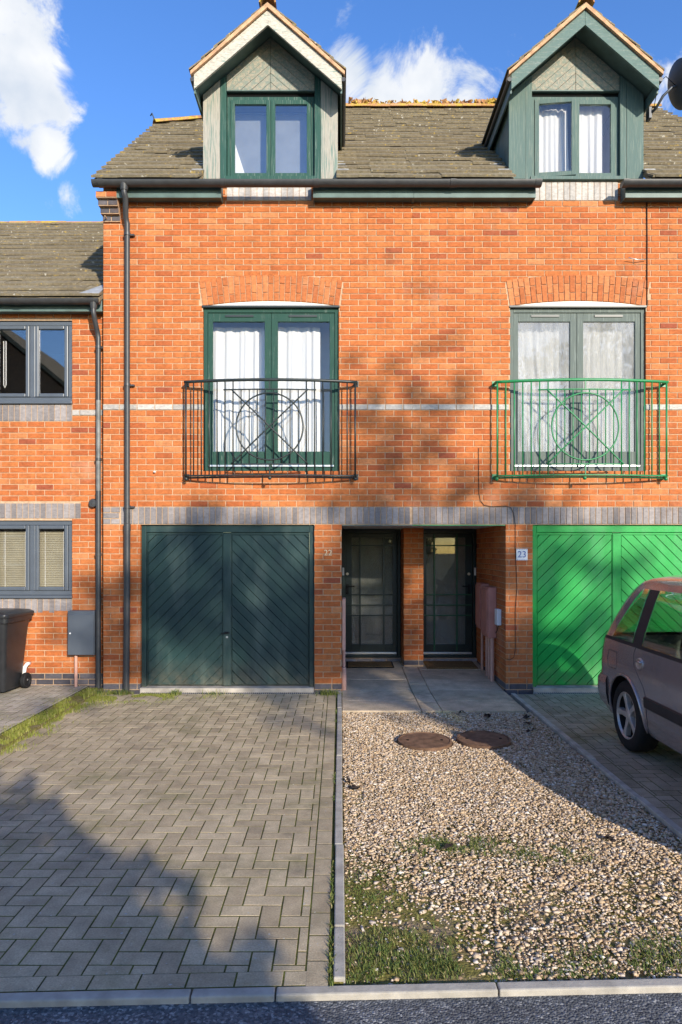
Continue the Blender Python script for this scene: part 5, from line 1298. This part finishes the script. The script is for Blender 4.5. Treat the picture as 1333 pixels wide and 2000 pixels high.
us = sorted(set([round(.30 + .05 * i, 3) for i in range(75)] + [.62, .66, .74, .47, .93, 1.02, 1.12, 1.16, 1.95, 2.05, 2.10] + [c + WR * 1.16 * math.cos(RAD(a)) for c in WHU for a in range(0, 181, 8)]))
us = [u for u in us if u <= 3.95]
cols += [('side', u) for u in us] + [('front', 1 - i / 14) for i in range(15)]
def lower(kind, p):
    z = .235 if kind == 'side' else .26
    if kind == 'side':
        for c in WHU:
            d = abs(p - c); r = WR * 1.16
            if d < r: z = max(z, .305 + math.sqrt(r * r - d * d) * 1.02)
    return z
def belt(kind, p): return .985 if kind != 'side' else .985 - .012 * (p - .5) * .5
def wtop(kind, p):
    if kind == 'side':
        if p >= 1.0: return 1.455
        return max(belt(kind, p), min(1.455, interp([(b_, a_) for a_, b_ in UR[4:]], p - RC - .12)))
    return 1.44
roofz = 1.545
body = MB(); glassp = {}; trim = MB()
def strip(mb, c0, c1, f0, f1, n, side, off=0.0):
    g = []
    for c in (c0, c1):
        za, zb_ = f0(*c), f1(*c); g.append([carpt(c[0], c[1], za + (zb_ - za) * k / n, side) for k in range(n + 1)])
    if off:
        g = [[q + Vector((side * off, 0, 0)) if c0[0] == 'side' else q + Vector((0, off if c0[0] == 'rear' else -off, 0)) for q in r] for r in g]
    b = len(mb.V); mb.V.extend([tuple(v) for r in g for v in r])
    for k in range(n):
        mb.F.append([b + k, b + k + 1, b + n + 1 + k + 1, b + n + 1 + k] if side < 0 else [b + k, b + n + 1 + k, b + n + 1 + k + 1, b + k + 1]); mb.R.append(.5); mb.M.append(0)
def pane_id(kind, u):
    if kind == 'rear': return 'rear_window'
    if kind == 'front': return 'windscreen'
    if .47 <= u < .93: return 'quarter_window'
    if 1.12 <= u < 2.0: return 'rear_door_window'
    if 2.10 <= u < 3.0: return 'front_door_window'
    return None
for side in (-1, 1):
    for c0, c1 in zip(cols, cols[1:]):
        if c0[0] == 'rear' and c1[0] == 'side': c1 = ('rear', 1.0)
        elif c0[0] != c1[0]: c0 = ('front', 1.0)
        strip(body, c0, c1, lower, lambda k, p: belt(k, p) - .03, 9, side)
        strip(trim, c0, c1, lambda k, p: belt(k, p) - .03, belt, 1, side)
        um = (c0[1] + c1[1]) / 2; pid = pane_id(c0[0], um)
        if c0[0] == 'rear' and um > .80: pid = None
        if c0[0] == 'front' and um > .93: pid = None
        if pid:
            strip(glassp.setdefault((pid, side if 'win' in pid and pid not in ('rear_window', 'windscreen') else 0), MB()), c0, c1, belt, wtop, 5, side)
        else:
            dst = trim if c0[0] == 'side' and um > .92 else body
            strip(dst, c0, c1, belt, wtop, 5, side)
        strip(body, c0, c1, wtop, lambda k, p: roofz, 4, side)
# the roof skin
L = [carpt(c[0], c[1], roofz, -1) for c in cols]; n = 8; b = len(body.V)
for v in L:
    hw_ = CX - v.x
    for k in range(n + 1):
        s = -1 + 2 * k / n; body.V.append((CX + s * hw_, v.y, roofz + .055 * (1 - s * s) * min(1, hw_ / .5)))
for i in range(len(L) - 1):
    for k in range(n): a = b + i * (n + 1) + k; body.F.append([a, a + 1, a + n + 2, a + n + 1]); body.R.append(.5); body.M.append(0)
def weld(o, d=.0006):
    bm = bmesh.new(); bm.from_mesh(o.data); bmesh.ops.remove_doubles(bm, verts=bm.verts, dist=d); bmesh.ops.dissolve_degenerate(bm, edges=bm.edges, dist=.0003); bmesh.ops.recalc_face_normals(bm, faces=bm.faces); bm.to_mesh(o.data); bm.free()
cb = body.build('body', M['paint'], ct, smooth=True); weld(cb); cb.data.set_sharp_from_angle(angle=RAD(38))
tr = trim.build('window_trim', M['plastic'], ct, smooth=True); weld(tr)
for (pid, sd), g in glassp.items():
    o = g.build(pid, M['glass_car'], ct, smooth=True); weld(o); md = o.modifiers.new('s', 'SOLIDIFY'); md.thickness = .004
def cs(u, z, side=-1, off=.004): v = carpt('side', u, z, side); v.x += side * off; return v
# liners, floor
mb = MB(); mb.box(CX - .74, CX + .74, CR - 4.05, CR - .18, .20, .30); mb.box(CX - .55, CX + .55, CR - 4.0, CR - .2, .30, .60); mb.build('floor_pan', M['plastic'], ct)
for side in (-1, 1):
    for c in WHU:
        mb = MB(); r = WR * 1.16
        pts = [(c + r * math.cos(RAD(a)), .305 + r * 1.02 * math.sin(RAD(a))) for a in range(-8, 189, 7)]
        V = []
        for (u, z) in pts:
            x0 = carpt('side', u, max(z, .235), side).x; V += [(x0 + side * -.002, CR - u, z), (CX + side * .58, CR - u, z)]
        mb.add(V, [(2 * k, 2 * k + 1, 2 * k + 3, 2 * k + 2) for k in range(len(pts) - 1)]); mb.build('wheel_arch_liner', M['black'], ct)
        mb = MB(); mb.tube([tuple(cs(u, max(z, .24), side, .004)) for u, z in pts], .013, 6); mb.build('arch_lip', M['paint'], ct, smooth=True)
        # wheel
        T = Matrix.Translation((CX + side * (.858 - .0), CR - c, WR)) @ Matrix.Rotation(RAD(90 * side), 4, 'Y')
        ty = MB(); ty.lathe([(.20, -.01), (.215, .0), (.25, .005), (.285, .0), (.305, -.015), (WR, -.04), (WR, -.15), (.305, -.18), (.25, -.19), (.20, -.18)], 40, T); wheel = ty.build('wheel', M['black'], ct, auto=35)
        rm = MB(); rm.lathe([(.205, -.012), (.212, -.004), (.203, -.002), (.192, -.02)], 40, T); rm.build('rim', M['alloy'], wheel, auto=35)
        br = MB(); br.lathe([(.192, -.021), (.185, -.10)], 40, T); br.build('rim_barrel', M['black'], wheel, auto=35)
        dk = MB(); dk.lathe([(0, -.10), (.19, -.10)], 30, T); dk.build('brake_disc', M['black'], wheel)
        sp = MB(); sp.lathe([(0, -.012), (.028, -.012), (.05, -.02), (.058, -.045)], 20, T)
        for k in range(5):
            RT = T @ Matrix.Rotation(RAD(72 * k + 90), 4, 'Z'); q = [(.035, -.030), (.11, -.019), (.196, -.030), (.196, .030), (.11, .019), (.035, .030)]
            top = [RT @ Vector((x, y, -.022 + .012 * (x / .196))) for x, y in q]; bot = [RT @ Vector((x, y * 1.15, -.06)) for x, y in q]
            sp.add(top + bot, [tuple(range(6)), tuple(reversed(range(6, 12)))] + [(i, i + 6, (i + 1) % 6 + 6, (i + 1) % 6) for i in range(6)])
        so2 = sp.build('spoke', M['alloy'], wheel, bevel=.004)
    # side moulding, door handle, shut lines
    mb = MB(); ulist = [1.22 + .06 * i for i in range(32)]; V = []
    for u in ulist:
        for z, off in ((.475, .001), (.485, .014), (.565, .014), (.575, .001)): V.append(tuple(cs(u, z, side, off)))
    mb.add(V, [(4 * i + k, 4 * i + k + 1, 4 * i + k + 5, 4 * i + k + 4) for i in range(len(ulist) - 1) for k in range(3)]); mb.build('side_moulding', M['plastic'], ct, auto=30)
    for pts in ([(1.00, .955), (.985, .90), (1.0, .80), (1.10, .72), (1.20, .64), (1.24, .56), (1.22, .40), (1.20, .26)], [(2.05, .955), (2.07, .8), (2.06, .5), (2.03, .26)], [(3.06, .95), (3.1, .7), (3.05, .4), (3.02, .26)]):
        dense = []
        for (a, b_) in zip(pts, pts[1:]):
            for k in range(6): t = k / 6; dense.append((a[0] + (b_[0] - a[0]) * t, a[1] + (b_[1] - a[1]) * t))
        mb = MB(); mb.tube([tuple(cs(u, z, side, -.0005)) for u, z in dense], .0035, 5); mb.build('door_gap', M['plastic'], ct)
    for u in (1.12, 2.18):
        mb = MB(); mb.lathe([(0, .004), (.03, .004), (.045, .012), (.05, .004), (.052, -.004)], 16, Matrix.Translation(cs(u, .83, side, .0)) @ Matrix.Rotation(RAD(90 * side), 4, 'Y') @ Matrix.Scale(1.3, 4, (0, 1, 0))); mb.build('door_handle_cup', M['alloy'], ct, auto=40)
        mb = MB(); mb.tube([tuple(cs(u - .05, .845, side, .008)), tuple(cs(u, .85, side, .02)), tuple(cs(u + .06, .845, side, .008))], .011, 8); mb.build('door_handle', M['paint'], ct, smooth=True)
    mb = MB(); V = []
    ul = [.42, .50, .58, .64]; 
    for u in ul:
        for z in (.70, .74, .80, .86): V.append(tuple(cs(u, z, side, .0015)))
    fl = [(u, z) for u, z in ((.44, .70), (.62, .70), (.64, .78), (.62, .86), (.44, .86), (.42, .78))]
    mb = MB(); mb.tube([tuple(cs(u, z, side, .0)) for u, z in fl], .003, 5, closed=True); mb.build('fuel_flap', M['plastic'], ct)
    # tail light and bumper cover on the rear corner
    mb = MB()
    def tl(a, z): return carpt('rear', a, z, side) + Vector((side * .006, .006, 0))
    V = [tuple(tl(.62 + .06 * i, .66 + .07 * j)) for i in range(4) for j in range(6)]; mb.add(V, [(i * 6 + j, i * 6 + j + 1, (i + 1) * 6 + j + 1, (i + 1) * 6 + j) for i in range(3) for j in range(5)]); mb.build('tail_light', M['tail'], ct, smooth=True)
    mb = MB(); V = []
    cc = [('rear', i / 14) for i in range(15)] + [('side', u) for u in (.30, .34, .38, .41)]
    for c in cc:
        for z, off in ((.30, .004), (.34, .02), (.44, .024), (.56, .018), (.60, .002)):
            v = carpt(c[0], c[1], z, side); 
            f = 1 if c[0] == 'rear' else 1
            dx, dy = (side * off * min(1, c[1] * 1.1), off) if c[0] == 'rear' else (side * off, 0)
            V.append((v.x + dx, v.y + dy, z))
    m = 5; mb.add(V, [(i * m + k, i * m + k + 1, (i + 1) * m + k + 1, (i + 1) * m + k) for i in range(len(cc) - 1) for k in range(m - 1)]); mb.build('rear_bumper', M['paint'], ct, auto=40)
    # door mirror
    mb = MB(); loft(mb, [rrect(.05, .08, .02, -.0), rrect(.10, .17, .03, .04), rrect(.10, .18, .03, .12), rrect(.06, .12, .02, .15)], Matrix.Translation((CX + side * .94, CR - 2.95, .93))); mb.tube([(CX + side * .84, CR - 2.98, .95), (CX + side * .92, CR - 2.95, .97)], .02, 8); mb.build('door_mirror', M['plastic'], ct, auto=40)
# seats
for (u, xs3) in ((1.55, (-.42, 0, .42)), (2.55, (-.36, .36))):
    for dx in xs3:
        T = Matrix.Translation((CX + dx, CR - u, 0)); mb = MB(); loft(mb, [rrect(.40, .46, .08, .42), rrect(.44, .50, .1, .50), rrect(.44, .50, .1, .58), rrect(.38, .44, .1, .62)], T @ Matrix.Translation((0, -.12, 0)))
        T2 = T @ Matrix.Translation((0, .10, .58)) @ Matrix.Rotation(RAD(-14), 4, 'X'); loft(mb, [rrect(.40, .10, .04, 0), rrect(.43, .13, .05, .1), rrect(.42, .13, .05, .42), rrect(.34, .10, .04, .56)], T2)
        s_ = mb.build('seat', M['seat'], ct, auto=40)
        mb = MB(); loft(mb, [rrect(.18, .06, .02, .60), rrect(.25, .09, .04, .65), rrect(.25, .09, .04, .74), rrect(.18, .06, .02, .78)], T2); mb.build('headrest', M['seat'], s_, auto=40)
mb = MB(); mb.box(CX - .6, CX + .6, CR - 3.35, CR - 2.95, .62, .94); mb.build('dashboard', M['seat'], ct, bevel=.03)
mb = MB(); mb.add([tuple(cs(u, z, -1, -.012)) for u, z in ((.565, 1.27), (.615, 1.27), (.615, 1.335), (.565, 1.335))], [(0, 1, 2, 3)]); o = mb.build('window_sticker', M['white'], ct); md = o.modifiers.new('s', 'SOLIDIFY'); md.thickness = .001
# ------------------------------------------------------------------ trees and house across the road (behind the viewer; they shade and mirror)
def tree(name, label, base, height, crown_c, crown_r, nleaf, lsize, trunk_r, nb, seed, cl=None, lobes=()):
    rnd = random.Random(seed); t = thing(name, label, 'tree', base); b0_ = Vector(base); cc = Vector(crown_c); cr_ = Vector(crown_r)
    mb = MB(); fork = Vector((cc.x, cc.y, cc.z - cr_.z * .75)); mb.tube([b0_ - Vector((0, 0, .1)), b0_ + (fork - b0_) * .5 + Vector((rnd.uniform(-.15, .15), 0, 0)), fork], [trunk_r, trunk_r * .8, trunk_r * .65], 10)
    tips = []
    for i in range(nb):
        while True:
            q = Vector((rnd.uniform(-1, 1), rnd.uniform(-1, 1), rnd.uniform(-.9, 1)))
            if .35 < q.length < 1: break
        e = cc + Vector((q.x * cr_.x, q.y * cr_.y, q.z * cr_.z)); m1 = fork.lerp(e, .45) + Vector((rnd.uniform(-.3, .3), rnd.uniform(-.3, .3), rnd.uniform(0, .5)))
        mb.tube([fork, m1, e], [trunk_r * .38, trunk_r * .2, trunk_r * .06], 6, caps=False); tips += [(e, .9), (m1.lerp(e, .5), .7)]
        for k in range(3):
            e2 = m1.lerp(e, rnd.uniform(.2, .9)) + Vector((rnd.gauss(0, .6), rnd.gauss(0, .6), rnd.gauss(0, .5))); mb.tube([m1.lerp(e, .3 + .2 * k), e2], [trunk_r * .1, trunk_r * .03], 5, caps=False); tips.append((e2, .6))
    mb.build('trunk', M['bark'], t, smooth=True)
    P = []
    for i in range(nleaf):
        if cl:
            v = Vector((rnd.gauss(0, 1), rnd.gauss(0, 1), rnd.gauss(0, 1))).normalized() * rnd.uniform(.3, 1) ** .5 * (1 + .12 * mnoise.noise((i * .01, 0, 0)))
            v *= 1 + .14 * mnoise.noise(v * 2.5); P.append((cc.x + v.x * cr_.x, cc.y + v.y * cr_.y, cc.z + v.z * cr_.z)); continue
        e, r = rnd.choice(tips); P.append((e.x + rnd.gauss(0, r * .30), e.y + rnd.gauss(0, r * .4), e.z + rnd.gauss(0, r * .26)))
    for (lc, lr, ln) in lobes:
        mb = MB(); mb.tube([fork, Vector(lc)], [trunk_r * .3, trunk_r * .08], 6); mb.build('limb', M['bark'], t)
        for i in range(ln): P.append(tuple(lc[k] + rnd.gauss(0, lr[k] * .5) for k in range(3)))
    P = np.array(P); n = len(P); Q = np.array([(-1, -.5, 0), (1, -.5, 0), (1, .5, .15), (-1, .5, .15)]) * lsize
    V = np.einsum('nij,kj->nki', rotm(n), Q) * np.random.uniform(.6, 1.3, (n, 1, 1)) + P[:, None, :]
    o = link('crown', np_mesh('crown', V.reshape(-1, 3), np.arange(n * 4).reshape(n, 4), np.random.rand(n), M['leaf']), t)
    return t
tree('broadleaf_tree', 'thinly leaved tall tree across the road from the houses', (12.9, -26, -.1), 12, (12.9, -26, 11.15), (3.7, 2.0, 1.45), 1900, .12, .2, 24, 11, lobes=(((13.2, -26, 13.2), (.75, .7, 1.4), 120), ((12.8, -26, 12.6), (.6, .7, .7), 50), ((14.6, -26, 12.5), (.6, .7, .6), 35)))
tree('evergreen_tree', 'dense low evergreen tree across the road from the drive', (1.2, -14, -.1), 4, (1.2, -14, 2.15), (2.35, 1.6, 2.0), 12000, .10, .14, 40, 12, True)
op = thing('opposite_house', 'brown brick gabled house across the road', 'house', (-14.5, -18, 0))
mb = MB(); mb.box(-19.3, -9.7, -26, -18, -.14, 7.2); mb.prism([(-19.3, 7.2), (-9.7, 7.2), (-14.5, 11.2)], -26, -18.0); mb.build('wall', M['farbrick'], op)
for s in (-1, 1):
    P = [(-14.5, 11.5), (-14.5 + s * 5.4, 7.02), (-14.5 + s * 5.4, 6.85), (-14.5, 11.3)]; mb = MB(); mb.prism(P if s < 0 else P[::-1], -26.2, -17.7); mb.build('roof', M['tile'], op)
for (x, z) in ((-16.5, 4.2), (-12.5, 4.2), (-16.5, 1.2), (-12.5, 1.2)):
    mb = MB(); mb.box(x - .7, x + .7, -18.02, -17.97, z, z + 1.2); w = mb.build('window', M['white'], op, bevel=.01); mb = MB(); mb.box(x - .62, x + .62, -17.968, -17.96, z + .08, z + 1.12); mb.build('pane', M['dark'], w)
